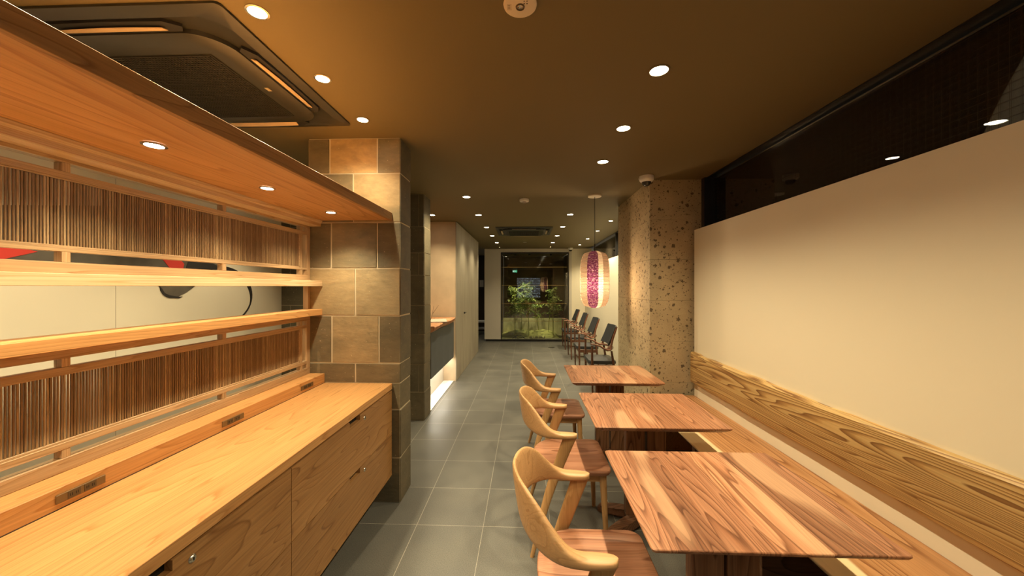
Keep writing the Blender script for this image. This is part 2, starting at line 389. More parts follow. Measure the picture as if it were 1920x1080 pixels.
# header and frame of the glass band on the right
for k, (a, b_) in enumerate(((YB, 3.405), (4.56, 9.46))):
    win = thing('window_%d' % (k + 1), ['dark wired glass band above the cream wall by the bench', 'dark wired glass band above the far bright wall'][k], 'window', (XG, a, 1.952), kind='structure')
    ln = b_ - a
    MB().box(0, 0.006, 0.0, ln, -0.02, CZ - 1.952 - 0.015).build('pane', M['glass'], win)
    f = MB().box(-0.075, 0.08, 0, ln, CZ - 1.952 - 0.004, CZ - 1.952 + 0.08)
    if k == 0: f.box(-0.095, 0.02, ln - 0.055, ln, -0.02, CZ - 1.952)
    else: f.box(-0.05, 0.02, 0, 0.06, -0.02, CZ - 1.952).box(-0.05, 0.02, ln * 0.45, ln * 0.45 + 0.05, -0.02, CZ - 1.952)
    f.build('window_frame', M['black'], win)
    MB().box(-0.008, -0.002, 0, ln, CZ - 1.952 - 0.022, CZ - 1.952 - 0.016).build('metal_edge', M['chrome'], win)
    struct(bx('trim_%d' % (k + 1), XW + 0.06, XG + 0.01, a, b_, 1.90, 1.93, M['black']), 'black ledge closing the top of the half wall', 'trim')

# --- stone masonry
def ashlar(mb, tones, org, uvec, nvec, length, rows, joints, gap=0.011, relief=0.003):
    """slabs on a face; org: lower corner, uvec: run, nvec: outward; rows: z levels; joints: list of positions per row"""
    lay = mb.b.loops.layers.color.get('tone') or mb.b.loops.layers.color.new('tone')
    for i in range(len(rows) - 1):
        z0, z1 = rows[i], rows[i + 1]
        xs = [0.0] + [j for j in joints[i % len(joints)] if 0.02 < j < length - 0.02] + [length]
        for k in range(len(xs) - 1):
            g = gap / 2
            u0, u1 = xs[k] + (g if k else 0), xs[k + 1] - (g if k < len(xs) - 2 else 0)
            d = relief + random.uniform(-0.001, 0.003)
            t = []
            def P(u, n, z): return mb.b.verts.new(Vector(org) + uvec * u + nvec * n + Vector((0, 0, z)))
            j = lambda: random.uniform(-0.0012, 0.0012)
            base = [P(u0, -0.004, z0 + g), P(u1, -0.004, z0 + g), P(u1, -0.004, z1 - g), P(u0, -0.004, z1 - g)]
            top = [P(u0 + 0.002 + j(), d, z0 + g + 0.002 + j()), P(u1 - 0.002 + j(), d, z0 + g + 0.002 + j()), P(u1 - 0.002 + j(), d, z1 - g - 0.002 + j()), P(u0 + 0.002 + j(), d, z1 - g - 0.002 + j())]
            fs = [mb.b.faces.new(top)]
            for q in range(4): fs.append(mb.b.faces.new((base[q], base[(q + 1) % 4], top[(q + 1) % 4], top[q])))
            tone = tones.pop(0) if tones else random.random() * 0.8 + 0.1
            for f_ in fs:
                for lp in f_.loops: lp[lay] = (tone, tone, tone, 1)
ROWS = [0.0, 0.299, 0.619, 0.797, 0.928, 1.244, 1.561, 1.867, 2.194, CZ]
def px(u): return (u - 750) * 0.003635 + 1.457 - 0.838       # run along the pillar front from its left edge (x = -1.457)
def stone(name, label, x0, x1, y0, y1, rows, front_j, tones, side_j=None, gap=0.0075, mm='mortar'):
    t = thing(name, label, 'pillar', ((x0 + x1) / 2, (y0 + y1) / 2, 0), kind='structure')
    o = Vector(((x0 + x1) / 2, (y0 + y1) / 2, 0))
    core = MB().box(x0 - o.x, x1 - o.x, y0 - o.y, y1 - o.y, 0, CZ).build('mortar', M[mm], t)
    mb = MB()
    ashlar(mb, tones, Vector((x0, y0, 0)) - o, Vector((1, 0, 0)), Vector((0, -1, 0)), x1 - x0, rows, front_j, gap)
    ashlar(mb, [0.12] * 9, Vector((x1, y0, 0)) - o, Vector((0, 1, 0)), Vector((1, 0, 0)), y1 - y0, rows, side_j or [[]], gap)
    ashlar(mb, [], Vector((x1, y1, 0)) - o, Vector((-1, 0, 0)), Vector((0, 1, 0)), x1 - x0, rows, front_j)
    ashlar(mb, [], Vector((x0, y1, 0)) - o, Vector((0, -1, 0)), Vector((-1, 0, 0)), y1 - y0, rows, side_j or [[]])
    bmesh.ops.recalc_face_normals(mb.b, faces=mb.b.faces)
    mb.build('stone_slabs', M['slate'], t)
    return t
FJ = [[0.31], [0.15, 0.47], [px(667)], [px(667)], [px(623), px(711)], [px(667)], [px(622), px(708)], [px(663)], [px(619), px(708)]]
TONES = [0.3, 0.2, 0.25, 0.3, 0.2, 0.35, 0.4, 0.3, 0.32, 0.36, 0.68, 0.28, 0.72, 0.66, 0.34, 0.46, 0.30, 0.40, 0.75, 0.35, 0.95, 0.45]
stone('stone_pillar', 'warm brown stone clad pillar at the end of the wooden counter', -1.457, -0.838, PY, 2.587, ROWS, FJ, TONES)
R2 = [0.0, 0.305, 0.602, 0.925, 1.235, 1.56, 1.80, 2.08, CZ]
J2 = [[0.3 + 0.47 * k for k in range(4)], [0.1 + 0.47 * k for k in range(4)]]
struct_t = stone('stone_wall_end', 'dark stone clad wall end beside the reception counter', XL, -1.092, SY, 4.093, R2, J2, [0.0, 0.06, 0.0, 0.02, 0.12, 0.0, 0.04, 0.0] * 6, None, 0.005, 'mortar2')

# --- pitted tuff column
col_t = thing('tuff_column', 'square pitted tuff stone column between the bench and the armchairs', 'column', (1.43, 3.98, 0), kind='structure')
mb = MB(); zs = [0, 0.55, 0.93, 1.31, 1.69, 2.06, CZ]
for i in range(len(zs) - 1): mb.box(-0.28, 0.27, -0.575, 0.575, zs[i] + 0.0007, zs[i + 1] - 0.0007, 0.0015)
mb.build('tuff_blocks', M['tuff'], col_t)

# --- concrete block with hidden door, reception
blk = thing('concrete_wall', 'grey concrete wall block with a flush door', 'wall', (-1.85, 6.72, 0), kind='structure')
MB().box(XL + 1.85, -1.065 + 1.85, -1.265, 1.281, 0, CZ - 0.005).build('wall_body', M['plaster2'], blk)
MB().box(0.785, 0.795, -1.272, -0.54, 0.004, CZ - 0.01).build('concrete_panel', M['concrete'], blk)
dr = MB().box(0.785, 0.795, -0.534, 1.281, 0.004, CZ - 0.01).build('door_leaf', M['concrete'], blk)
MB().box(0.795, 0.815, -0.60, -0.575, 0.975, 1.005, 0.003).tube([(0.812, -0.588, 0.99), (0.818, -0.50, 0.992)], 0.007).build('door_handle', M['black'], dr)

# ================================================================ DOWNLIGHTS
def downlight(x, y, label, group, watt=22, size=120, r=0.040, trim=None, z=CZ, aim=(0, 0, -1), face=None, blend=0.9, lit=True):
    t = thing('downlight', label, 'downlight', (x, y, z), 0, group)
    MB().lathe([(r + 0.008, 0.0), (r + 0.008, -0.003), (r, -0.004), (r, -0.001)], 28).build('trim_ring', trim or M['ceiling'], t, True)
    MB().lathe([(0, -0.0015), (r, -0.0015), (r, -0.0005), (0, -0.0005)], 28).build('lamp_face', (face or M['lampwhite']) if lit else M['deadlamp'], t)
    if lit: spot(t, (0, 0, -0.02), watt, size, blend, aim)
    return t
GR = 'downlights in the row along the tables'
for y, lb in ((1.682, 'nearest and largest looking downlight of the row above the tables'),
              (2.288, 'second downlight from the camera above the tables'),
              (2.894, 'third downlight from the camera, just before the pitted column'),
              (4.999, 'downlight left of the hanging lantern cord, first beyond the tuff column'),
              (6.02, 'downlight right of the far ceiling unit, above its near edge'),
              (7.09, 'downlight right of the far ceiling unit, just beyond its far edge'),
              (8.20, 'last downlight of the right row before the bamboo case'),
              (1.07, 'downlight overhead just in front of the camera on the table side'),
              (0.46, 'downlight overhead at the camera on the table side'),
              (-1.0, 'downlight behind the camera on the table side'), (-2.0, 'last downlight behind the camera on the table side')):
    downlight(0.61, y, lb, GR, watt=(30 if y < 1.2 else 44) if y < 3 else 36, size=118, blend=1.0)
GL = 'downlights in the row along the reception side'
for y, lb in ((3.973, 'first downlight beyond the brown stone pillar, brightest of the left row'),
              (4.988, 'second downlight of the left row, level with the reception counter'),
              (6.02, 'third downlight of the left row, left of the far ceiling unit'),
              (7.05, 'fourth downlight of the left row, beside the far end of the ceiling unit'),
              (8.17, 'last downlight of the left row before the bamboo case')):
    downlight(-0.655, y, lb, GL, watt=62 if y < 4 else 34, size=145 if y < 4 else 120)
downlight(-1.30, 4.965, 'downlight inside the reception recess near its back wall', None, 26)
GW = 'wall washing downlights above the armchairs'
for y, lb in ((5.51, 'wall washer just left of the column, nearest of the armchair row'),
              (6.508, 'second wall washer above the armchairs'),
              (7.554, 'third wall washer above the armchairs'),
              (8.661, 'farthest wall washer above the armchairs')):
    downlight(1.28, y, lb, GW, watt=60, size=130, r=0.03, aim=(0.35, 0, -1))
GA = 'adjustable downlights above the canopy edge'
for y, lb in ((1.267, 'adjustable downlight at the top left, beside the near corner of the ceiling unit'),
              (1.685, 'adjustable downlight beside the middle of the ceiling unit'),
              (2.109, 'adjustable downlight nearest the brown stone pillar'),
              (0.845, 'adjustable downlight overhead above the counter'), (0.42, 'adjustable downlight overhead left of the camera')):
    downlight(-0.967, y, lb, GA, watt=36 if y < 2 else 20, size=135, r=0.030, trim=M['chrome'], aim=(-0.22, -0.12, -1))
for k, x in enumerate((-0.66, 0.615)):
    downlight(x, 9.1, ['tiny pin light above the left edge of the bamboo case', 'tiny pin light above the middle right of the bamboo case'][k], 'tiny pin lights before the bamboo case', 3, 60, 0.014)
downlight(-0.024, 8.092, 'unlit round ceiling lens between the last two downlights', None, r=0.05, lit=False, trim=M['dark'])
for y, lb in ((0.6, 'first'), (1.75, 'second'), (2.9, 'third')):
    downlight(-2.10, y, '%s downlight over the passage behind the lattice screens' % lb, 'downlights behind the lattice screens', 30, 100, blend=0.6)

# ================================================================ LEFT: COUNTER, SCREENS, CANOPY
YN = -1.25                                       # near end, behind the camera
def yb(o): return o
ct = thing('worktop', 'long orange cedar worktop running to the brown stone pillar', 'counter', (-1.117, 0.56, 0.758))
MB().box(-0.228, 0.229, YN - 0.56, PY - 0.007 - 0.56, 0, 0.038, 0.0012).build('top_board', M['cedar_y'], ct)

# drawer units hung below
def drawer_unit(y0, y1, label):
    t = thing('drawer_unit', label, 'drawer unit', (-1.11, (y0 + y1) / 2, 0.19), 0, 'drawer units under the cedar worktop')
    hy = (y1 - y0) / 2
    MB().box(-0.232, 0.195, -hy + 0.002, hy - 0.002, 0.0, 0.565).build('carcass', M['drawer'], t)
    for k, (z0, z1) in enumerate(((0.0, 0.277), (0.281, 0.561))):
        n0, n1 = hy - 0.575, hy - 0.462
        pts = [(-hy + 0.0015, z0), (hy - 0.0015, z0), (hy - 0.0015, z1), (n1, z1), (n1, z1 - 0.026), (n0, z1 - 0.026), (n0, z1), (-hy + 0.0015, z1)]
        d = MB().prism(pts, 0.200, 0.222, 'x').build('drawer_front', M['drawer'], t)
        MB().box(0.1955, 0.1985, n0 - 0.01, n1 + 0.01, z1 - 0.04, z1 - 0.0005).build('finger_recess', M['hole'], d)
        ly = hy - 0.408
        MB().lathe([(0, 0.0045), (0.0075, 0.0045), (0.0105, 0.002), (0.0115, 0)], 24, (0.222, ly, z1 - 0.036), 'x').build('lock', M['chrome'], d, True)
        MB().box(0.2262, 0.2275, ly - 0.0012, ly + 0.0012, z1 - 0.040, z1 - 0.032).build('keyhole', M['hole'], d)
    return t
drawer_unit(1.338, 2.368, 'two drawer cedar unit against the brown stone pillar')
drawer_unit(0.308, 1.338, 'two drawer cedar unit nearest the camera with a large round lock')
drawer_unit(-0.722, 0.308, 'two drawer cedar unit under the worktop behind the camera')
struct(bx('wall_partition', -1.50, -1.345, YN, PY - 0.007, 0, 0.797, M['dark']), 'low dark partition below the lattice screens', 'wall')

lg = thing('socket_ledge', 'raised cedar ledge with socket strips at the back of the worktop', 'ledge', (-1.43, 0.56, 0.7965))
MB().box(-0.07, 0.083, YN - 0.56, PY - 0.006 - 0.56, 0, 0.062, 0.0015).build('ledge_board', M['cedar_y'], lg)
for k, (y0, y1, lb) in enumerate(((0.984, 1.106, 'dark socket strip on the ledge nearest the camera'), (1.553, 1.674, 'middle dark socket strip on the ledge'), (2.115, 2.236, 'dark socket strip on the ledge beside the stone pillar'))):
    t = thing('power_outlet', lb, 'power outlet', (-1.3465, (y0 + y1) / 2, 0.8265), 0, 'socket strips along the ledge')
    MB().box(0, 0.004, -0.061, 0.061, -0.0125, 0.0125, 0.001).build('cover_plate', M['outlet'], t)
    for s in (-1, 1):
        sk = MB().box(0.004, 0.0052, s * 0.020 - 0.015, s * 0.020 + 0.015, -0.0105, 0.0105).build('socket', M['socket'], t)
        h = MB()
        for q in (-0.007, 0.007): h.box(0.0052, 0.0056, s * 0.020 + q - 0.0035, s * 0.020 + q - 0.0022, -0.004, 0.004).box(0.0052, 0.0056, s * 0.020 + q + 0.0012, s * 0.020 + q + 0.0025, -0.004, 0.004)
        h.build('slots', M['hole'], sk)

XS = -1.445
def screen(name, label, ztop, zb, rails, reed):
    """front face at XS; ztop,zb: outer frame; rails: (top rail lower edge, inner top hi, inner top lo, thin lo, thin hi, inner bottom hi, lo, bottom rail top)"""
    c = thing(name, label, 'lattice screen', (XS, 0.56, zb))
    O = 0.56
    def B(mb, x0, x1, y0, y1, z0, z1, bev=0.001): return mb.box(x0, x1, y0 - O, y1 - O, z0 - zb, z1 - zb, bev)
    rt, it1, it0, q1, q0, ib1, ib0, rb = rails
    ye = PY - 0.008
    B(MB(), -0.035, 0, YN, ye, rt, ztop).build('top_rail', M['frame'], c)
    B(MB(), -0.035, 0, YN, ye, zb, rb).build('bottom_rail', M['frame'], c)
    B(MB(), -0.035, 0, 2.335, ye, rb, rt).build('end_stile', M['frame_z'], c)
    B(MB(), -0.030, -0.003, 2.270, 2.292, rb, rt).build('inner_stile', M['frame_z'], c)
    B(MB(), -0.028, -0.001, YN, 2.336, it0, it1).build('upper_inner_rail', M['frame'], c)
    B(MB(), -0.028, -0.001, YN, 2.336, ib0, ib1).build('lower_inner_rail', M['frame'], c)
    y = 2.271 - 0.5985
    while y > YN:
        B(MB(), -0.030, -0.002, y, y + 0.022, it1, rt).build('strut', M['frame_z'], c)
        B(MB(), -0.030, -0.002, y, y + 0.022, rb, ib0).build('strut', M['frame_z'], c); y -= 0.5985
    B(B(B(MB(), -0.022, -0.006, YN, 2.270, it0 - 0.005, it0), -0.022, -0.006, YN, 2.270, ib1, ib1 + 0.007), -0.022, -0.006, 2.262, 2.270, ib1, it0).build('reed_border', M['frame'], c)
    mb = MB(); rnd = random.Random(3)
    col = mb.b.loops.layers.color.new('tone')
    for lay, (xl, ys) in enumerate(((-0.0125, 0.0), (-0.0185, 0.0041))):
        y0_ = YN + 0.01 + ys; kk = 0
        while y0_ + kk * 0.0082 < 2.258:
            y = y0_ + kk * 0.0082 + rnd.uniform(-0.00035, 0.00035); kk += 1
            r = rnd.uniform(0.0026, 0.0031); n = 6
            lean = rnd.uniform(-0.0006, 0.0006); tone = rnd.random(); xx = xl + rnd.uniform(-0.0006, 0.0006)
            A = []; Bt = []
            for k in range(n):
                a = 2 * PI * k / n
                A.append(mb.b.verts.new((xx + r * math.cos(a), y - O + r * math.sin(a), ib1 + 0.001 - zb)))
                Bt.append(mb.b.verts.new((xx + r * math.cos(a), y - O + lean + r * math.sin(a), it0 - 0.001 - zb)))
            for k in range(n):
                f_ = mb.b.faces.new((A[k], A[(k + 1) % n], Bt[(k + 1) % n], Bt[k])); f_.smooth = True
                for lp in f_.loops: lp[col] = (tone, tone, tone, 1)
    mb.build('reed_infill', reed, c)
    return c
def reed_mat():
    m, nt, b = mat('brown_reeds')
    at = N(nt, 'ShaderNodeAttribute'); at.attribute_name = 'tone'
    n = noise_n(nt, coords(nt, (300, 300, 18)), 1.0, 3, 0.6)
    c = ramp(nt, at.outputs['Fac'], [(0.0, (0.29, 0.175, 0.085)), (0.5, (0.42, 0.275, 0.140)), (1.0, (0.56, 0.39, 0.21))])
    c = mixc(nt, 1.0, c, ramp(nt, n, [(0.3, (0.65, 0.65, 0.65)), (0.65, (1.1, 1.1, 1.1))]), 'MULTIPLY')
    L(nt, c, b.inputs['Base Color']); b.inputs['Roughness'].default_value = 0.4; b.inputs['Specular IOR Level'].default_value = 0.5
    return m
M['reed'] = reed_mat()
screen('reed_screen', 'upper lattice screen of upright brown reeds between canopy and sill', 1.866, 1.4795, (1.829, 1.800, 1.780, 1.774, 1.572, 1.562, 1.549, 1.516), M['reed'])
screen('reed_screen', 'lower lattice screen of upright brown reeds standing on the ledge', 1.2505, 0.8595, (1.214, 1.187, 1.166, 1.158, 0.958, 0.950, 0.929, 0.901), M['reed'])
sl = bx('sill_board', XS - 0.04, -1.361, YN, PY - 0.007, 1.4415, 1.4785, M['sill'], None, 0.001)
tag(sl, 'pale cedar sill board directly beneath the upper reed screen', 'sill')
rl = bx('cap_rail', XS - 0.04, -1.362, YN, PY - 0.007, 1.2515, 1.289, M['cedar_y'], None, 0.001)
tag(rl, 'orange cedar cap rail lying on the lower reed screen', 'rail')
struct(bx('trim_post', XS - 0.035, XS - 0.001, PY - 0.03, PY - 0.008, 1.2895, 1.441, M['frame_z']), 'short cedar post between cap rail and sill at the stone pillar', 'trim')

cn = thing('canopy_shelf', 'wide cedar canopy shelf with three lamps over the worktop', 'canopy', (-1.2, 0.56, 1.877))
MB().box(-0.28, 0.294, YN - 0.56, PY - 0.007 - 0.56, 0.004, 0.050, 0.001).build('board', M['canopy'], cn)
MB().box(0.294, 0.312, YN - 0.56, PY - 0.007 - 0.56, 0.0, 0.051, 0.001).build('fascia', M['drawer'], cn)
MB().prism([(-0.245, 0.003), (-0.160, 0.003), (-0.163, -0.008), (-0.170, -0.016), (-0.172, -0.036), (-0.245, -0.036)], YN - 0.56, PY - 0.008 - 0.56, 'y').build('cove_moulding', M['sill'], cn)
for y, lb in ((1.082, 'bright lamp under the canopy nearest the camera'), (1.574, 'middle lamp under the canopy'), (2.103, 'lamp under the canopy beside the stone pillar'),
              (0.58, 'lamp under the canopy left of the camera'), (0.08, 'lamp under the canopy behind the camera line')):
    downlight(-1.156, y, lb, 'small lamps set in the canopy underside', 16, 125, 0.024, M['chrome'], 1.8808)

# mural on the left wall
KM = XL / -2.46
def mur(name, pts, m, t, d):
    MB().prism([(p[0] * KM - 2.7, 1.44 + (p[1] - 1.44) * KM - 1.5) for p in pts], 0.0, d, 'x').build(name, m, t)
mu = thing('wall_mural', 'brush painted mural of black, grey and red strokes on the cream wall', 'mural', (XL, 2.7, 1.5))
MK = plain('mural_ink', (0.025, 0.022, 0.02), 0.6); MR = plain('mural_red', (0.62, 0.045, 0.03), 0.6); MG = plain('mural_grey', (0.10, 0.085, 0.065), 0.7, var=0.6)
mur('grey_wash', [(1.50, 1.52), (1.75, 1.50), (1.904, 1.535), (2.086, 1.53), (2.333, 1.44), (2.358, 1.393), (2.406, 1.366), (2.471, 1.368), (2.532, 1.397), (2.595, 1.44), (2.70, 1.50), (2.82, 1.60), (2.9, 1.75), (2.2, 1.95), (1.50, 1.80)], MG, mu, 0.002)
mur('red_stroke', [(1.35, 1.70), (1.50, 1.66), (1.729, 1.615), (1.60, 1.565), (1.35, 1.54)], MR, mu, 0.004)
mur('red_stroke', [(2.27, 1.68), (2.341, 1.64), (2.41, 1.56), (2.50, 1.56), (2.51, 1.60), (2.44, 1.68), (2.36, 1.74)], MR, mu, 0.004)
mur('black_stroke', [(2.52, 1.56), (2.54, 1.62), (2.7, 1.64), (2.80, 1.60), (2.74, 1.57)], MK, mu, 0.004)
mur('black_stroke', [(2.335, 1.445), (2.342, 1.41), (2.358, 1.385), (2.38, 1.368), (2.406, 1.360), (2.44, 1.358), (2.471, 1.356), (2.50, 1.368), (2.478, 1.366), (2.44, 1.372), (2.40, 1.380), (2.37, 1.395), (2.355, 1.42)], MK, mu, 0.004)
arc = []; inner = []
for k in range(25):
    a = math.radians(118 - 165 * k / 24); ww = 0.014 + 0.030 * math.sin(PI * min(1, k / 20))
    cx, cz, rx, rz = 2.83, 1.36, 0.33, 0.245
    arc.append((cx + rx * math.cos(a), cz + rz * math.sin(a))); inner.append((cx + (rx - ww) * math.cos(a), cz + (rz - ww) * math.sin(a)))
mur('black_curve', arc + inner[::-1], MK, mu, 0.003)
mur('thin_seam', [(2.078 - 0.0015, 0.2), (2.078 + 0.0015, 0.2), (2.078 + 0.0015, 2.2), (2.078 - 0.0015, 2.2)], plain('seam', (0.45, 0.38, 0.28), 0.8), mu, 0.0008)

# ================================================================ CEILING UNITS
def cassette():
    t = thing('ceiling_air_conditioner', 'large dark ceiling air conditioner above the canopy shelf', 'air conditioner', (-1.545, 1.69, CZ), 0, 'dark ceiling air conditioners')
    # outer panel: chamfered dish
    t2 = MB(); rings = []
    for hw, r, z in ((0.480, 0.022, -0.001), (0.480, 0.022, -0.010), (0.470, 0.03, -0.014), (0.435, 0.085, -0.020), (0.425, 0.10, -0.014)):
        rings.append([(p[0], p[1], z) for p in rrect(-hw, hw, -hw, hw, r, 6)])
    t2.loft(rings); t2.build('outer_panel', M['acbody'], t, True, 30)
    t3 = MB(); rings = []
    for hw, r, z in ((0.370, 0.13, -0.012), (0.368, 0.13, -0.030), (0.350, 0.12, -0.040), (0.30, 0.06, -0.044)):
        rings.append([(p[0], p[1], z) for p in rrect(-hw, hw, -hw, hw, r, 8)])
    t3.loft(rings); t3.build('centre_panel', M['acbody'], t, True, 30)
    g = MB(); n = 40; hw = 0.262
    g.box(-hw - 0.004, hw + 0.004, -hw - 0.004, hw + 0.004, -0.0448, -0.0435)
    for k in range(n + 1):
        u = -hw + 2 * hw * k / n
        g.box(u - 0.0016, u + 0.0016, -hw, hw, -0.0490, -0.0445); g.box(-hw, hw, u - 0.0016, u + 0.0016, -0.0490, -0.0445)
    g.build('intake_grille', M['acgrille'], t)
    for k in range(4):
        Rm = Matrix.Rotation(k * PI / 2, 4, 'Z')
        s = MB(); s.prism([(0.372, -0.25), (0.395, -0.27), (0.425, -0.22), (0.430, 0), (0.425, 0.22), (0.395, 0.27), (0.372, 0.25)], -0.026, -0.012, 'z')
        bmesh.ops.transform(s.b, matrix=Rm, verts=s.b.verts)
        so = s.build('air_slot', M['acslot'], t)
        v = MB(); v.loft([[(x, y, z) for x, z in ((0.379 + 0.012 * (1 - abs(y) / 0.2) * 0, -0.027), (0.402 + 0.006 * (1 - (y / 0.2) ** 2), -0.036), (0.404 + 0.006 * (1 - (y / 0.2) ** 2), -0.033), (0.381, -0.024))] for y in [-0.20 + 0.04 * q for q in range(11)]])
        bmesh.ops.transform(v.b, matrix=Rm, verts=v.b.verts)
        v.build('louver', M['aclouver'], so, True)
    MB().box(0.30, 0.318, -0.015, 0.015, -0.0452, -0.0440).build('badge', plain('badge', (0.35, 0.30, 0.2), 0.3), t)
    return t
ac = cassette()
ac2 = copy_tree(ac); ac2.location = (-0.03, 6.47, CZ); ac2.rotation_euler = (0, 0, PI / 2)
ac2['label'] = 'small looking dark ceiling air conditioner far down the room'

# emergency light, smoke detector, cameras
em = thing('emergency_light', 'round cream ceiling emergency light with a small lens, top centre', 'emergency light', (-0.02, 1.268, CZ))
MB().lathe([(0.0, -0.010), (0.050, -0.010), (0.0575, -0.006), (0.059, -0.0005), (0.0, -0.0005)], 48).build('cover', plain('cream_cover', (0.70, 0.60, 0.46), 0.45), em, True)
MB().lathe([(0.016, -0.010), (0.015, -0.0135), (0.012, -0.0135), (0.011, -0.0105)], 28).build('lens_ring', M['socket'], em, True)
MB().lathe([(0, -0.013), (0.006, -0.0125), (0.009, -0.0105), (0, -0.0102)], 20).build('lens', M['chrome'], em, True)
d = MB()
for i in range(2):
    for j in range(3): d.lathe([(0, -0.0106), (0.0022, -0.0106), (0.0022, -0.010), (0, -0.010)], 10, (0.014 + i * 0.010, -0.040 + j * 0.011 + 0.004, 0))
d.build('indicator_dots', M['hole'], em)
lt = MB()
lt.box(-0.045, -0.0445, -0.012, 0.012, -0.0104, -0.010).box(-0.031, -0.0305, -0.012, 0.012, -0.0104, -0.010).box(-0.045, -0.0305, 0.0115, 0.012, -0.0104, -0.010).box(-0.045, -0.0305, -0.012, -0.0115, -0.0104, -0.010)
for q in range(4): lt.box(-0.043, -0.034, -0.009 + q * 0.005, -0.0075 + q * 0.005, -0.0104, -0.010)
lt.build('rating_mark', M['socket'], em)

sd = thing('smoke_detector', 'small white smoke detector at the ceiling centre beyond the tables', 'smoke detector', (-0.018, 4.10, CZ))
MB().lathe([(0, 0), (0.052, 0), (0.055, -0.018), (0.050, -0.030), (0.030, -0.032), (0.0, -0.032)], 28).build('base', M['white'], sd, True)
MB().lathe([(0.024, -0.032), (0.024, -0.042), (0, -0.042)], 20).build('sensor_cage', plain('grey_plastic', (0.35, 0.32, 0.28), 0.5), sd, True)

def dome(x, y, z, s, label):
    t = thing('security_camera', label, 'security camera', (x, y, z), 0, 'white dome security cameras')
    MB().lathe([(0, 0), (0.062 * s, 0), (0.062 * s, -0.034 * s), (0.058 * s, -0.040 * s), (0.046 * s, -0.052 * s), (0.042 * s, -0.052 * s), (0.0, -0.05 * s)], 32).build('housing', M['white'], t, True)
    MB().lathe([(0.042 * s, -0.050 * s), (0.037 * s, -0.068 * s), (0.022 * s, -0.084 * s), (0, -0.09 * s)], 24).build('dome_cover', plain('smoked_dome', (0.03, 0.028, 0.025), 0.08), t, True)
    MB().box(-0.066 * s, -0.056 * s, -0.012 * s, 0.012 * s, -0.030 * s, -0.012 * s, 0.002).build('clip', M['white'], t)
    return t
dome(1.085, 3.30, CZ, 1.0, 'white dome camera on the ceiling in front of the pitted column')
dome(1.15, 9.36, CZ, 1.0, 'white dome camera at the top right corner of the bamboo case')

# ================================================================ LANTERN
ln_t = thing('pendant_lantern', 'tall glowing ribbed pendant lantern with a purple paper stripe', 'pendant lamp', (0.751, 3.98, CZ))
MB().lathe([(0, 0), (0.075, 0), (0.073, -0.012), (0, -0.014)], 36).build('ceiling_rose', plain('rose_cream', (0.72, 0.66, 0.55), 0.5), ln_t, True)
MB().tube([(0, 0, -0.012), (0, 0, -0.612)], 0.0032, 8).lathe([(0, -0.53), (0.008, -0.53), (0.008, -0.62), (0, -0.62)], 12).build('cord', M['black'], ln_t)
LH, LR = 0.617, 0.156
def lr(t):                                  # profile radius at 0..1 from the top
    u = abs(2 * t - 1)
    return LR * (0.30 + 0.70 * (1 - u ** 4.2) ** (1 / 2.4)) if u < 1 else LR * 0.3
def strip(a0, a1, off, name, m, n=8):
    mb = MB(); nt_ = 28; V = []
    for i in range(nt_ + 1):
        t = i / nt_; r = lr(t) + off; z = -0.606 - LH * t
        V.append([mb.b.verts.new((r * math.cos(a0 + (a1 - a0) * k / n), r * math.sin(a0 + (a1 - a0) * k / n), z)) for k in range(n + 1)])
    for i in range(nt_):
        for k in range(n): mb.b.faces.new((V[i][k], V[i][k + 1], V[i + 1][k + 1], V[i + 1][k]))
    return mb.build(name, m, ln_t, True)
def paper(name, c, tl, patt=0, clear=0.0):
    m, nt, b = mat(name); nt.nodes.remove(b); out = [n for n in nt.nodes if n.type == 'OUTPUT_MATERIAL'][0]
    df = N(nt, 'ShaderNodeBsdfDiffuse'); tr = N(nt, 'ShaderNodeBsdfTranslucent'); mx = N(nt, 'ShaderNodeMixShader'); mx.inputs[0].default_value = tl
    df.inputs[0].default_value = (*(x * 0.10 for x in c), 1); tr.inputs[0].default_value = (*c, 1)
    if patt:
        n = noise_n(nt, coords(nt, (1, 1, 1)), 70, 3, 0.7)
        cc = ramp(nt, n, [(0.38, tuple(x * 0.5 for x in c)), (0.52, c), (0.62, (0.36, 0.20, 0.24))]); L(nt, cc, tr.inputs[0])
    L(nt, df.outputs[0], mx.inputs[1]); L(nt, tr.outputs[0], mx.inputs[2])
    if clear:
        tp = N(nt, 'ShaderNodeBsdfTransparent'); m2 = N(nt, 'ShaderNodeMixShader'); m2.inputs[0].default_value = clear
        L(nt, mx.outputs[0], m2.inputs[1]); L(nt, tp.outputs[0], m2.inputs[2]); mx = m2
    L(nt, mx.outputs[0], out.inputs[0]); return m
PW = paper('white_paper', (0.84, 0.70, 0.50), 0.21); PT = paper('thin_paper', (0.56, 0.38, 0.24), 0.11, 0, 0.55); PP = paper('purple_paper', (0.120, 0.024, 0.085), 0.26, 1)
toward = math.atan2(-3.98, -0.751)           # direction from the lantern to the room's near end
for k in range(8):
    a = toward - math.radians(8) + k * PI / 4
    nm, mm = (('purple_stripe', PP) if k % 4 == 0 else (('white_stripe', PW) if k % 2 else ('thin_paper', PT)))
    if k in (1,): strip(a - math.radians(22.5), a - math.radians(2), 0, 'white_stripe', PW); strip(a - math.radians(2), a + math.radians(22.5), 0, 'thin_paper', PT)
    elif k == 7: strip(a - math.radians(22.5), a + math.radians(22.5), 0, 'thin_paper', PT)
    elif k == 6: strip(a - math.radians(22.5), a + math.radians(22.5), 0, 'white_stripe', PW)
    else: strip(a - math.radians(22.5), a + math.radians(22.5), 0, nm, mm)
rb = MB()
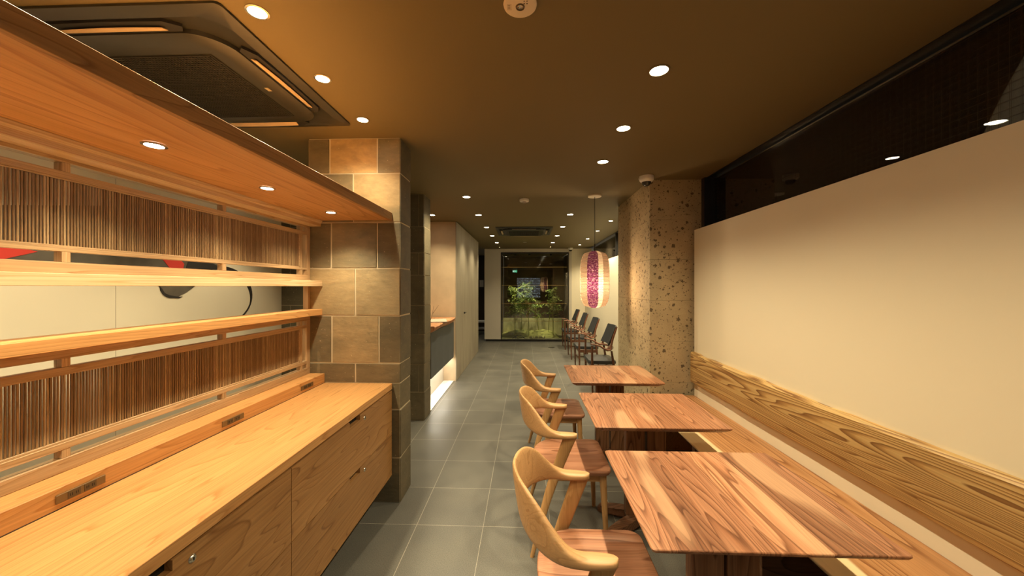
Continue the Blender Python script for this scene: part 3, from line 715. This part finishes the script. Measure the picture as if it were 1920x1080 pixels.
for i in range(2, 43):
    t = i / 44.0; r = lr(t) + 0.0015; z = -0.606 - LH * t; n = 40
    V = []
    for rr, dz in ((r, 0.0019), (r + 0.0022, 0), (r, -0.0019)):
        V.append([rb.b.verts.new((rr * math.cos(2 * PI * k / n), rr * math.sin(2 * PI * k / n), z + dz)) for k in range(n)])
    for q in range(2):
        for k in range(n): rb.b.faces.new((V[q][k], V[q][(k + 1) % n], V[q + 1][(k + 1) % n], V[q + 1][k]))
rb.build('bamboo_ribs', plain('rib_bamboo', (0.42, 0.22, 0.12), 0.5), ln_t, True)
MB().lathe([(0.030, -0.606), (0.047, -0.606), (0.047, -0.612), (0.030, -0.612)], 24).lathe([(0.040, -1.222), (0.05, -1.222), (0.05, -1.216), (0.04, -1.216)], 24).build('end_hoops', M['oak'], ln_t)
MB().lathe([(0, -0.80), (0.018, -0.81), (0.03, -0.85), (0.026, -0.89), (0, -0.905)], 20).build('bulb', emit('bulb', (1.0, 0.78, 0.5), 5.0), ln_t, True)
pd = bpy.data.lights.new('lantern_glow', 'POINT'); pd.energy = 20 * LP; pd.color = (1.0, 0.70, 0.42); pd.shadow_soft_size = 0.05
po = bpy.data.objects.new('lantern_glow', pd); C.objects.link(po); po.parent = ln_t; po.location = (0, 0, -0.98)

# ================================================================ TABLES
def make_table():
    t = thing('dining_table', '', 'table', (0.71, 1.34, 0), 0, 'square walnut tables along the bench')
    hx, hy = 0.3555, 0.3095
    pts = rrect(-hx, hx, -hy, hy, 0.012, 3)
    rings = []
    for ins, z in ((0.034, 0.668), (0.004, 0.688), (0.0, 0.695), (0.0, 0.698), (0.002, 0.700)):
        sx, sy = (hx - ins) / hx, (hy - ins) / hy
        rings.append([(p[0] * sx, p[1] * sy, z) for p in pts])
    MB().loft(rings).build('tabletop', M['walnut_y'], t)
    MB().box(-0.22, 0.22, -0.05, 0.05, 0.640, 0.668, 0.003).build('top_bearer', M['walnut_x'], t)
    for s in (-1, 1): MB().box(min(s * 0.005, s * 0.118), max(s * 0.005, s * 0.118), -0.030, 0.030, 0.062, 0.640, 0.006, 2).build('pedestal_board', M['walnut_z'], t)
    MB().box(-0.118, 0.118, -0.034, 0.034, 0.030, 0.064, 0.003).build('hub', M['walnut_x'], t)
    for sx in (-1, 1):
        for sy in (-1, 1):
            a = math.atan2(sy * 0.135, sx * 0.25); R = math.hypot(0.25, 0.135)
            rings = []
            for q in range(8):
                u = q / 7; r = 0.03 + (R - 0.03) * u
                zt = 0.070 - 0.042 * u ** 1.6; zb_ = 0.030 * math.sin(PI * min(1, u * 1.06)) ** 0.8 if u < 0.94 else 0.0
                zb_ = 0.028 * (1 - u) if u < 0.85 else 0.0
                hw = 0.026 + 0.010 * math.sin(PI * u)
                d_ = Vector((math.cos(a), math.sin(a), 0)); n_ = Vector((-d_.y, d_.x, 0)); p = d_ * r
                rings.append([p + n_ * hw + Vector((0, 0, zb_)), p + n_ * hw * 0.9 + Vector((0, 0, zt)), p - n_ * hw * 0.9 + Vector((0, 0, zt)), p - n_ * hw + Vector((0, 0, zb_))])
            MB().loft(rings).build('foot', M['walnut_x'], t, True, 35)
    return t
tb = make_table(); tb['label'] = 'walnut dining table nearest the camera'
t2 = copy_tree(tb); t2.location = (0.722, 2.227, 0); t2['label'] = 'middle walnut dining table of the three'
t3 = copy_tree(tb); t3.location = (0.710, 3.110, 0); t3['label'] = 'farthest walnut dining table, beside the pitted column'

# ================================================================ CHAIRS
def make_chair():
    t = thing('dining_chair', '', 'chair', (0.25, 1.31, 0), 0, 'pale oak chairs with walnut seats')
    # seat
    pts = []
    for k in range(7):
        a = math.radians(90 * k / 6); pts.append((0.168 + 0.05 * math.sin(a), -0.165 - 0.05 * math.cos(a)))
    for k in range(7):
        a = math.radians(90 * k / 6); pts.append((0.168 + 0.05 * math.cos(a), 0.165 + 0.05 * math.sin(a)))
    for k in range(1, 16):
        a = math.radians(90 + 180 * k / 16)
        pts.append((-0.03 + 0.180 * spow(math.cos(a), 0.85), 0.218 * spow(math.sin(a), 0.85)))
    s = MB(); rings = []
    for sc, z in ((0.90, 0.398), (0.975, 0.402), (1.0, 0.416), (0.995, 0.424), (0.975, 0.4275), (0.80, 0.424), (0.4, 0.421)):
        rings.append([(0.01 + (p[0] - 0.01) * sc, p[1] * sc, z) for p in pts])
    s.loft(rings); s.build('seat', M['seat'], t, True, 50)
    # apron
    MB().box(0.155, 0.175, -0.165, 0.165, 0.352, 0.400, 0.003).box(-0.10, 0.16, 0.158, 0.178, 0.352, 0.400, 0.003).box(-0.10, 0.16, -0.178, -0.158, 0.352, 0.400, 0.003).box(-0.115, -0.095, -0.178, 0.178, 0.352, 0.400, 0.003).build('seat_frame', M['oak'], t)
    # front legs
    for sy in (-1, 1):
        rings = []
        for u in range(9):
            q = u / 8; z = 0.400 * (1 - q)
            c = Vector((0.172 + 0.018 * q, sy * (0.172 + 0.016 * q), z)); r = 0.0205 - 0.0085 * q
            rings.append([c + Vector((r * math.cos(2 * PI * k / 14), r * math.sin(2 * PI * k / 14), 0)) for k in range(14)])
        MB().loft(rings).build('front_leg', M['oak_z'], t, True)
    # raked rear legs running up into the armrests
    for sy in (-1, 1):
        rings = []
        for u in range(13):
            q = u / 12; z = 0.626 * (1 - q)
            x = -0.018 - 0.205 * q - 0.012 * math.sin(PI * q); y = sy * (0.243 - 0.020 * math.sin(PI * min(1, q * 1.2)) + 0.030 * q)
            a = 0.030 * (1 - q) ** 1.3 + 0.0125 + 0.004 * math.sin(PI * q); b_ = 0.015 - 0.003 * q
            c = Vector((x, y, z)); rings.append(section(c, Vector((1, 0, 0)), Vector((0, 1, 0)), a * 0.86, b_, 18, 0.8))
        MB().loft(rings).build('rear_leg', M['oak_z'], t, True, 60)
    # back and arms
    import bisect
    def itp(xs, ys, x):
        i = max(1, min(len(xs) - 1, bisect.bisect(xs, x))); f_ = (x - xs[i - 1]) / (xs[i] - xs[i - 1]); f_ = max(0, min(1, f_))
        return ys[i - 1] + (ys[i] - ys[i - 1]) * f_
    def its(xs, ys, x): return sum(itp(xs, ys, min(140, abs(x + d))) for d in (-14, -10, -6, -2, 2, 6, 10, 14)) / 8
    kx = [0, 25, 45, 62, 76, 90, 115, 140]
    ztop = [0.808, 0.806, 0.790, 0.742, 0.680, 0.652, 0.648, 0.645]
    zbot = [0.642, 0.640, 0.632, 0.624, 0.620, 0.620, 0.620, 0.622]
    hn = [0.010, 0.010, 0.0105, 0.0125, 0.018, 0.024, 0.031, 0.020]
    def frame_at(s_):                              # s_: -140..140, degrees then straight part
        a = abs(s_); sg = 1 if s_ >= 0 else -1
        if a <= 90:
            f_ = math.radians(a)
            p = Vector((-0.105 - 0.175 * math.cos(f_), 0.243 * math.sin(f_), 0)); n_ = Vector((-math.cos(f_) / 0.175, math.sin(f_) / 0.243, 0)).normalized()
        else:
            u = (a - 90) / 50; p = Vector((-0.105 + 0.125 * u, 0.243 - 0.002 * u, 0)); n_ = Vector((0, 1, 0))
        zt, zb_, h_ = its(kx, ztop, a), its(kx, zbot, a), its(kx, hn, a)
        if a > 132: h_ *= math.sqrt(max(0.05, 1 - ((a - 132) / 8.2) ** 2))
        tilt = 0.16 * max(0, 1 - a / 75)
        B_ = (Vector((0, 0, 1)) + n_ * tilt).normalized()
        p.z = (zt + zb_) / 2
        p.y *= sg; n_.y *= sg; B_.y *= sg
        return p, n_, B_, h_, (zt - zb_) / 2
    samples = [x for x in range(-90, 91, 5)]
    smp = [-140, -138.5, -136, -132] + list(range(-128, -90, 6)) + samples + list(range(92, 132, 6)) + [132, 136, 138.5, 140]
    rings = [section(p, n_, B_, a, b_, 22, 0.62) for p, n_, B_, a, b_ in (frame_at(s_) for s_ in smp)]
    MB().loft(rings).build('curved_back', M['oak'], t, True, 60)
    return t
ch = make_chair(); ch['label'] = 'pale oak armchair with walnut seat nearest the camera'
c2 = copy_tree(ch); c2.location = (0.256, 2.205, 0); c2['label'] = 'middle pale oak armchair, at the second table'
c3 = copy_tree(ch); c3.location = (0.252, 3.065, 0); c3['label'] = 'farthest pale oak armchair, at the table by the pitted column'

# ================================================================ BENCH
bn = thing('wall_bench', 'long walnut bench seat with pale sapwood front edge along the cream wall', 'bench', (1.04, 1.0, 0))
mb = MB(); rings = []
ny = 60
for i in range(ny + 1):
    y = -2.4 + (3.345 - 1.0 + 2.4 + 0.0) * i / ny - 0.0
    wv = 0.006 * noise.noise((y * 2.2, 0.3, 0)) + 0.003 * noise.noise((y * 9, 1.3, 0))
    rings.append([(0.0 + wv, y, 0.447), (0.004 + wv, y, 0.450), (0.489, y, 0.450), (0.489, y, 0.400), (0.045 + wv * 1.6, y, 0.400)])
mb.loft(rings); mb.build('seat_slab', M['bench'], bn)
for y in (-1.6, -0.4, 0.75, 1.42 + 0.0, 2.25):
    MB().box(0.06, 0.47, y - 0.02, y + 0.02, 0.0, 0.400, 0.002).build('support_board', M['walnut_x'] if y < 2.2 else M['drawer'], bn)
MB().box(0.455, 0.475, -2.4, 2.3, 0.30, 0.400).build('rear_rail', M['walnut_x'], bn)

bk = thing('bench_backrest', 'wavy edged zelkova backrest board with bold dark grain on the cream wall', 'backrest', (1.53, 1.0, 0.57))
rings = []
ny = 110
for i in range(ny + 1):
    y = -2.4 + (3.345 - 1.0 + 2.4) * i / ny
    t_ = 0.268 + 0.010 * noise.noise((y * 1.3, 5.3, 0)) + 0.005 * noise.noise((y * 6, 7.3, 0)) + (0.008 if y > 2.2 else 0)
    b_ = 0.006 * noise.noise((y * 1.7, 2.3, 0)) + 0.003 * noise.noise((y * 7, 3.3, 0))
    if y > 2.15: b_ += 0.02 * (y - 2.15)
    rings.append([(-0.001, y, b_), (-0.030, y, b_ + 0.004), (-0.036, y, b_ + 0.02), (-0.036, y, t_ - 0.014), (-0.026, y, t_ - 0.002), (-0.001, y, t_)])
mb = MB(); mb.loft(rings); mb.build('backrest_board', M['zelkova'], bk, True, 30)

# ================================================================ RECEPTION
rc = thing('reception_counter', 'live edge reddish wood reception counter over a slate blue panel', 'reception counter', (-1.3, 4.8, 0))
ny = 26; rings = []
for i in range(ny + 1):
    u = i / ny; y = 4.125 + (5.53 - 4.125) * u - 4.8
    ex = 0.255 + 0.020 * noise.noise((y * 2.5, 0, 0)) + 0.006 * noise.noise((y * 11, 3, 0)) - (0.10 * max(0, (u - 0.90) / 0.10) ** 2)
    if y + 4.8 < 5.44: back = -1.25
    else: back = 0.245
    if y + 4.8 >= 5.44: ex = max(ex, 0.25)
    rings.append([(back, y, 0.978), (ex - 0.02, y, 0.978), (ex, y, 0.968), (ex - 0.012, y, 0.93), (ex - 0.05, y, 0.905), (back, y, 0.905)])
mb = MB(); mb.loft([r for r in rings if r[0][0] < 0]); mb.build('counter_slab', M['slab'], rc, True, 35)
MB().box(0.19, 0.21, -0.675, 0.63, 0.372, 0.905).build('front_panel', M['bluegrey'], rc)
MB().box(0.02, 0.05, -0.675, 0.645, 0.0, 0.905).build('recessed_panel', M['offwhite'], rc)
MB().box(0.13, 0.15, -0.69, 0.62, 0.366, 0.372).build('led_strip', M['led'], rc)
ld = bpy.data.lights.new('led_glow', 'AREA'); ld.shape = 'RECTANGLE'; ld.size = 0.03; ld.size_y = 1.3; ld.energy = 3 * LP; ld.color = (1, 0.92, 0.76)
lo = bpy.data.objects.new('led_glow', ld); C.objects.link(lo); lo.parent = rc; lo.location = (0.14, -0.03, 0.362)
pl = bx('painted_floor_glow', -1.247, -1.095, 4.125, 5.447, 0.001, 0.012, M['white']); tag(pl, 'white strip added as painted LED light on the floor under the reception counter', 'painted light')  # white sheet paints the LED's bright pool onto the tiled floor
mn = thing('menu_folder', 'closed dark menu folder lying on the live edge counter', 'folder', (-1.17, 4.80, 0.979), 0.25)
MB().box(-0.11, 0.11, -0.22, 0.22, 0, 0.004, 0.001).build('cover', plain('folder_grey', (0.12, 0.10, 0.085), 0.5), mn)
MB().box(-0.104, 0.106, -0.214, 0.214, 0.004, 0.009).build('paper_sheets', plain('paper', (0.6, 0.5, 0.38), 0.6), mn)
tw = MB().tube([(0, 0, 0), (0.03, 0.02, 0.10), (0.10, 0.06, 0.21)], [0.004, 0.003, 0.0015], 6).tube([(0.03, 0.02, 0.10), (0.035, 0.05, 0.20)], [0.0025, 0.001], 6).build('twig', plain('twig_bark', (0.10, 0.06, 0.03), 0.7)); tw.location = (-1.27, 4.75, 0.978)
tag(tw, 'thin leaning bare twig standing on the live edge counter', 'twig')

# ================================================================ BAMBOO CASE
CY = 9.461
struct(bx('wall_case_left', -1.085, -0.657, CY, CY + 0.09, 0.054, 2.392, M['offwhite']), 'pale beige panel left of the bamboo case', 'wall')
struct(bx('wall_case_header', -1.085, 1.19, CY + 0.005, CY + 0.09, 2.335, 2.425, M['offwhite']), 'narrow pale header above the bamboo case', 'wall')
struct(bx('wall_case_jamb', 1.12, 1.19, CY - 0.02, CY + 0.09, 0.03, 2.40, M['offwhite']), 'narrow pale jamb right of the bamboo case', 'wall')
struct(bx('baseboard_case', -1.05, 1.19, CY + 0.02, CY + 0.09, 0.0, 0.052, M['black']), 'recessed dark plinth under the case', 'baseboard')
cs = thing('bamboo_case', 'tall dark framed glass case lit from below holding bamboo', 'glass case', (0.23, CY, 0.03))
x0, x1, zt = -0.887, 0.883, 2.29
MB().box(x0, x0 + 0.022, -0.004, 0.04, 0.0, zt).box(x1 - 0.014, x1, -0.004, 0.04, 0.0, zt).box(x0, x1, -0.004, 0.04, zt - 0.02, zt).box(x0, x1, -0.004, 0.04, 0.0, 0.012).build('case_frame', M['black'], cs)
MB().box(x0 + 0.022, x1 - 0.014, 0.010, 0.018, 0.012, zt - 0.02).build('glass_pane', M['caseglass'], cs)
BW = plain('case_back', (0.085, 0.055, 0.028), 0.7, var=0.3)
MB().box(x0, x1, 1.25, 1.30, 0.0, zt).box(x0 - 0.05, x0 - 0.005, 0.09, 1.3, 0.0, zt).box(x1 + 0.005, x1 + 0.05, 0.09, 1.3, 0, zt).box(x0, x1, 0.04, 1.3, zt, zt + 0.04).build('case_walls', BW, cs)
MB().box(x0 + 0.002, x1 - 0.002, 0.98, 1.0, 0.031, 0.50).build('low_panel', plain('case_low', (0.50, 0.47, 0.24), 0.7, var=0.2), cs)
for z in (1.943, 1.468, 0.993, 0.531):
    MB().box(x0 + 0.022, x1 - 0.05, 0.022, 0.030, z - 0.03 - 0.006, z - 0.03 + 0.006).build('brass_rail', M['brass'], cs)
MB().box(x0, x1, 0.04, 1.25, 0.0, 0.03).build('planting_bed', plain('bed', (0.20, 0.18, 0.09), 0.9, var=0.4), cs)
gd = thing('moss_mound', 'yellow green lit moss mound on the floor of the bamboo case', 'moss', (0.1, CY + 0.72, 0.058), kind='stuff')
mb = MB(); rings = []
nx, ny = 36, 16; V = []
for i in range(nx + 1):
    row = []
    for j in range(ny + 1):
        x = -0.92 + 1.72 * i / nx; y = -0.45 + 0.9 * j / ny
        z = 0.16 * math.exp(-((x + 0.25) / 0.42) ** 2 - (y / 0.3) ** 2) + 0.14 * math.exp(-((x - 0.42) / 0.30) ** 2 - (y / 0.3) ** 2) + 0.02 + 0.02 * noise.noise((x * 9, y * 9, 0))
        row.append(mb.b.verts.new((x, y, max(0.004, z) if 0 < i < nx and 0 < j < ny else 0.003)))
    V.append(row)
for i in range(nx):
    for j in range(ny): mb.b.faces.new((V[i][j], V[i + 1][j], V[i + 1][j + 1], V[i][j + 1]))
mb.build('moss', plain('moss_green', (0.42, 0.42, 0.12), 0.9, var=0.35), gd, True)
def case_light(x, y, watt, lb):
    t = thing('case_spotlight', lb, 'spotlight', (x, y, 2.318), 0, 'spotlights in the roof of the bamboo case')
    MB().lathe([(0, 0), (0.03, 0), (0.03, -0.04), (0.022, -0.04), (0.0, -0.03)], 16).build('housing', M['black'], t)
    spot(t, (0, 0, -0.05), watt, 62, 0.6, (0.0, 0.10, -1), (1.0, 0.92, 0.60), 0.02)
case_light(-0.28, CY + 0.38, 60, 'small black spotlight over the left bamboo in the case')
case_light(0.10, CY + 0.36, 66, 'small black spotlight over the middle bamboo in the case')
case_light(0.68, CY + 0.38, 44, 'small black spotlight over the right bamboo in the case')
LM, lnt, lb_ = mat('bamboo_leaf')
L(lnt, ramp(lnt, N(lnt, 'ShaderNodeNewGeometry').outputs['Random Per Island'], [(0, (0.07, 0.14, 0.02)), (0.5, (0.20, 0.30, 0.04)), (1, (0.45, 0.50, 0.10))]), lb_.inputs['Base Color']); lb_.inputs['Roughness'].default_value = 0.5
CU = plain('culm_green', (0.42, 0.45, 0.10), 0.4, var=0.2)
def bamboo(x, y, h, nleaf, label, sd_):
    rnd = random.Random(sd_)
    t = thing('bamboo', label, 'bamboo', (x, y, 0.07), 0, 'bamboo plants in the glass case')
    mb = MB(); pts = []; rad = []; lx, ly = rnd.uniform(-0.05, 0.05), rnd.uniform(-0.05, 0.05)
    nseg = int(h / 0.12)
    for k in range(nseg * 3 + 1):
        u = k / (nseg * 3); pts.append((lx * u * u * 3, ly * u * u * 3, h * u)); rad.append((0.011 if k % 3 else 0.0135) * (1 - 0.75 * u))
    mb.tube(pts, rad, 8); cu = mb.build('culm', CU, t, True)
    br = MB(); lf = MB()
    for k in range(nleaf // 9):
        u = rnd.uniform(0.42, 1.0); p = Vector((lx * u * u * 3, ly * u * u * 3, h * u)); a = rnd.uniform(0, 2 * PI); ln = rnd.uniform(0.10, 0.30) * (1.25 - u * 0.5)
        e = p + Vector((math.cos(a) * ln, math.sin(a) * ln * 0.8, ln * rnd.uniform(0.1, 0.8)))
        br.tube([p, (p + e) / 2 + Vector((0, 0, 0.02)), e], [0.003, 0.002, 0.001], 5)
        for q in range(9):
            c = p.lerp(e, rnd.uniform(0.35, 1.0)); b2 = rnd.uniform(0, 2 * PI); d_ = Vector((math.cos(b2), math.sin(b2), rnd.uniform(-0.9, 0.2))).normalized()
            l_ = rnd.uniform(0.06, 0.12); sd2 = d_.cross(Vector((rnd.uniform(-1, 1), rnd.uniform(-1, 1), 1))).normalized() * l_ * 0.085
            v = [lf.b.verts.new(c), lf.b.verts.new(c + d_ * l_ * 0.4 + sd2), lf.b.verts.new(c + d_ * l_ + Vector((0, 0, -0.01))), lf.b.verts.new(c + d_ * l_ * 0.4 - sd2)]
            lf.b.faces.new(v)
    br.build('branches', CU, t); lf.build('foliage', LM, t)
for i, (x, y, h, n, lb) in enumerate(((-0.30, 9.85, 1.30, 620, 'leafy bamboo at the left of the case'), (-0.12, 10.1, 1.2, 360, 'thin bamboo behind the left plant'), (0.08, 9.80, 1.42, 720, 'tallest leafy bamboo near the case centre'),
                                      (0.36, 10.15, 1.0, 240, 'sparse bamboo right of the centre'), (0.62, 10.05, 1.05, 240, 'slim bamboo inside the right half'), (0.74, 9.85, 1.25, 420, 'bamboo at the right end of the case'))):
    bamboo(x, y, h, n, lb, 11 + i)
st = MB()
for k in range(9):
    u = k / 8; a = PI * u; st.tube([(-0.16 + 0.32 * u, 0, 0.0), (-0.16 + 0.32 * u, 0, 0.085 * math.sin(a) + 0.004)], 0.007, 6)
st.tube([(-0.17 + 0.34 * k / 12, 0, 0.09 * math.sin(PI * k / 12)) for k in range(13)], 0.007, 6)
so = st.build('bamboo_edging', M['dark']); so.location = (-0.19, CY + 0.12, 0.062); tag(so, 'small arched dark bamboo fence at the front of the case', 'edging')
gs = thing('pebble_border', 'row of pale upright pebbles at the front centre of the case', 'pebbles', (0.30, CY + 0.10, 0.060), kind='stuff')
mb = MB(); rnd = random.Random(5)
for k in range(26):
    x = -0.20 + 0.40 * k / 25; r = rnd.uniform(0.006, 0.010); hh = rnd.uniform(0.03, 0.085)
    mb.lathe([(0, 0), (r, 0.003), (r * 1.1, hh * 0.5), (r * 0.5, hh * 0.95), (0, hh)], 7, (x, rnd.uniform(-0.01, 0.02), 0))
mb.build('pebbles', plain('pale_stone', (0.55, 0.50, 0.32), 0.7, var=0.3), gs, True)

# side corridor beyond the block
lt_ = thing('low_table', 'white low table in the dark corridor left of the case', 'table', (-1.45, 10.9, 0))
MB().box(-0.28, 0.28, -0.25, 0.25, 0.36, 0.40, 0.003).build('tabletop', M['white'], lt_)
MB().box(-0.24, 0.24, -0.2, 0.2, 0.16, 0.19, 0.003).build('lower_shelf', M['white'], lt_)
for sx in (-1, 1):
    for sy in (-1, 1): MB().box(sx * 0.25 - 0.012, sx * 0.25 + 0.012, sy * 0.22 - 0.012, sy * 0.22 + 0.012, 0, 0.36).build('leg', M['black'], lt_)
ps = bx('paper_notice', -1.49, -1.36, YE - 0.006, YE - 0.0005, 1.42, 1.64, M['white']); tag(ps, 'small white paper notice on the dark corridor wall', 'notice')
downlight(-1.5, 10.3, 'dim downlight in the corridor left of the bamboo case', None, 8, 100)
fo = thing('floor_outlet', 'small dark oval floor outlet cover before the bamboo case', 'floor outlet', (0.60, 8.55, 0.0))
MB().lathe([(0, 0.0045), (0.06, 0.0045), (0.075, 0.003), (0.08, 0.0005), (0, 0.0005)], 28).build('cover', M['black'], fo, True)
MB().box(-0.02, 0.02, -0.004, 0.004, 0.0045, 0.006).build('flap', M['outlet'], fo)

# ================================================================ ARMCHAIRS
def make_armchair():
    t = thing('lounge_armchair', '', 'armchair', (1.08, 5.15, 0), PI, 'dark walnut armchairs along the bright wall')
    s = MB(); rings = []
    for sc, z in ((0.90, 0.385), (1.0, 0.395), (1.02, 0.415), (0.98, 0.435), (0.6, 0.445)):
        rings.append([(0.01 + p[0] * sc, p[1] * sc, z + 0.015 * p[0]) for p in rrect(-0.13, 0.24, -0.235, 0.235, 0.05, 5)])
    s.loft(rings); s.build('seat_cushion', M['leather'], t, True, 50)
    MB().box(0.19, 0.215, -0.24, 0.24, 0.335, 0.385, 0.004).box(-0.10, 0.20, 0.225, 0.245, 0.335, 0.385, 0.004).box(-0.10, 0.20, -0.245, -0.225, 0.335, 0.385, 0.004).build('seat_frame', M['darkwood'], t)
    MB().tube([(-0.11, 0.0, 0.22), (0.20, 0, 0.22)], 0.009, 8).tube([(0.205, -0.25, 0.22), (0.205, 0.25, 0.22)], 0.010, 8).build('stretcher', M['darkwood'], t, True)
    for sy in (-1, 1):
        MB().tube([(0.205, sy * 0.262, 0.0), (0.212, sy * 0.266, 0.35), (0.214, sy * 0.270, 0.645)], [0.011, 0.017, 0.014], 12).build('front_leg', M['darkwood'], t, True)
        MB().tube([(-0.125, sy * 0.240, 0.0), (-0.08, sy * 0.240, 0.38), (-0.05, sy * 0.244, 0.57)], [0.011, 0.017, 0.014], 12).build('rear_leg', M['darkwood'], t, True)
        rings = []
        path = [(0.235, 0.275, 0.668, 0.020, 0.008), (0.19, 0.272, 0.664, 0.030, 0.010), (0.11, 0.266, 0.640, 0.034, 0.011), (0.06, 0.262, 0.608, 0.042, 0.012), (0.01, 0.256, 0.585, 0.048, 0.013), (-0.03, 0.250, 0.588, 0.040, 0.014), (-0.045, 0.246, 0.640, 0.022, 0.014), (-0.065, 0.243, 0.73, 0.013, 0.014), (-0.100, 0.240, 0.83, 0.010, 0.012), (-0.125, 0.238, 0.895, 0.007, 0.008)]
        for i, (x, y, z, a, b_) in enumerate(path):
            p = Vector((x, y * sy, z)); q0 = Vector((path[max(0, i - 1)][0], path[max(0, i - 1)][1] * sy, path[max(0, i - 1)][2])); q1 = Vector((path[min(9, i + 1)][0], path[min(9, i + 1)][1] * sy, path[min(9, i + 1)][2]))
            d_ = (q1 - q0).normalized(); A_ = Vector((0, 1, 0)); B_ = d_.cross(A_).normalized()
            rings.append(section(p, A_, B_, a, b_, 14, 0.8))
        MB().loft(rings).build('armrest', plain('walnut_arm', (0.30, 0.135, 0.075), 0.32) if sy == 99 else M['armwood'], t, True, 60)
    rings = []
    for k in range(15):
        v = -1 + 2 * k / 14; yy = v * 0.235; xr = -0.010 - 0.075 * (1 - v * v); wd = 0.034 + 0.014 * abs(v)
        rings.append(section(Vector((xr, yy, 0.588 + 0.012 * (1 - v * v))), Vector((1, 0, 0)), Vector((0, 0, 1)), wd, 0.013, 14, 0.8))
    MB().loft(rings).build('back_rail', M['armwood'], t, True, 60)
    rings = []
    for k in range(11):
        v = -1 + 2 * k / 10; y = v * 0.228; xb = -0.165 + 0.040 * v * v
        rings.append([(xb + 0.125, y, 0.64), (xb + 0.080, y, 0.74), (xb + 0.020, y, 0.900 - 0.008 * v * v), (xb + 0.002, y, 0.895 - 0.008 * v * v), (xb + 0.056, y, 0.74), (xb + 0.100, y, 0.64)])
    MB().loft(rings).build('backrest', M['leather'], t, True, 50)
    return t
M['armwood'] = wood('armchair_walnut', (0.25, 0.105, 0.06), (0.18, 0.072, 0.04), (0.10, 0.04, 0.02), 'x', figure=5, across=12, along=2, fine=0.2, rough=0.3)
ar = make_armchair(); ar.location.x = 1.10; ar['label'] = 'dark armchair nearest the pitted column'
for y, lb in ((6.32, 'second dark armchair from the pitted column'), (7.41, 'third dark armchair from the pitted column'), (8.53, 'dark armchair farthest down, nearest the bamboo case')):
    a2 = copy_tree(ar); a2.location = (1.10, y, 0); a2['label'] = lb

# ================================================================ BEHIND THE CAMERA (seen mirrored in the case glass)
lw = thing('window_3', 'lattice window in the brown end wall glowing cool white', 'window', (0.16, YB, 1.36), kind='structure')
CP = emit('cool_pane', (0.62, 0.78, 0.95), 2.2); _nt = CP.node_tree
L(_nt, ramp(_nt, noise_n(_nt, coords(_nt, (9, 9, 14)), 1.0, 2, 0.6), [(0.40, (0.02, 0.025, 0.03)), (0.56, (0.75, 0.88, 1.0))]), _nt.nodes['Principled BSDF'].inputs['Emission Color'])
MB().box(-0.70, 0.70, 0.002, 0.008, -0.60, 0.60).build('pane', CP, lw)
g = MB()
for k in range(29): g.box(-0.70 + 0.05 * k - 0.011, -0.70 + 0.05 * k + 0.011, 0.01, 0.03, -0.6, 0.6)
for k in range(13): g.box(-0.70, 0.70, 0.012, 0.028, -0.6 + 0.1 * k - 0.02, -0.6 + 0.1 * k + 0.02)
g.build('window_frame', M['dark'], lw)
ex = thing('exit_sign', 'small green and white exit sign hanging under the ceiling at the rear', 'exit sign', (-0.66, YB + 0.3, 2.27))
MB().box(-0.14, 0.14, -0.015, 0.015, 0, 0.14).build('housing', M['white'], ex)
MB().box(-0.13, 0.13, 0.016, 0.018, 0.01, 0.13).build('sign_face', emit('exit_green', (0.10, 0.85, 0.45), 4.0), ex)
p_ = MB().box(-0.11, -0.02, 0.018, 0.020, 0.025, 0.115)
p_.build('doorway_symbol', emit('exit_white', (0.9, 1.0, 0.92), 5.0), ex)
r_ = MB().lathe([(0, 0), (0.010, 0), (0.010, 0.002), (0, 0.002)], 12, (0.035, 0.018, 0.112), 'y').tube([(0.03, 0.0195, 0.098), (0.045, 0.0195, 0.07)], 0.007, 6).tube([(0.045, 0.0195, 0.07), (0.02, 0.0195, 0.045), (0.025, 0.0195, 0.022)], 0.005, 6).tube([(0.045, 0.0195, 0.07), (0.07, 0.0195, 0.05), (0.095, 0.0195, 0.05)], 0.005, 6).tube([(0.032, 0.0195, 0.095), (0.06, 0.0195, 0.085)], 0.004, 6)
r_.build('running_figure', emit('exit_white2', (0.9, 1.0, 0.92), 5.0), ex)
MB().box(-0.004, 0.004, -0.004, 0.004, 0.14, 0.16).build('hanger', M['black'], ex)
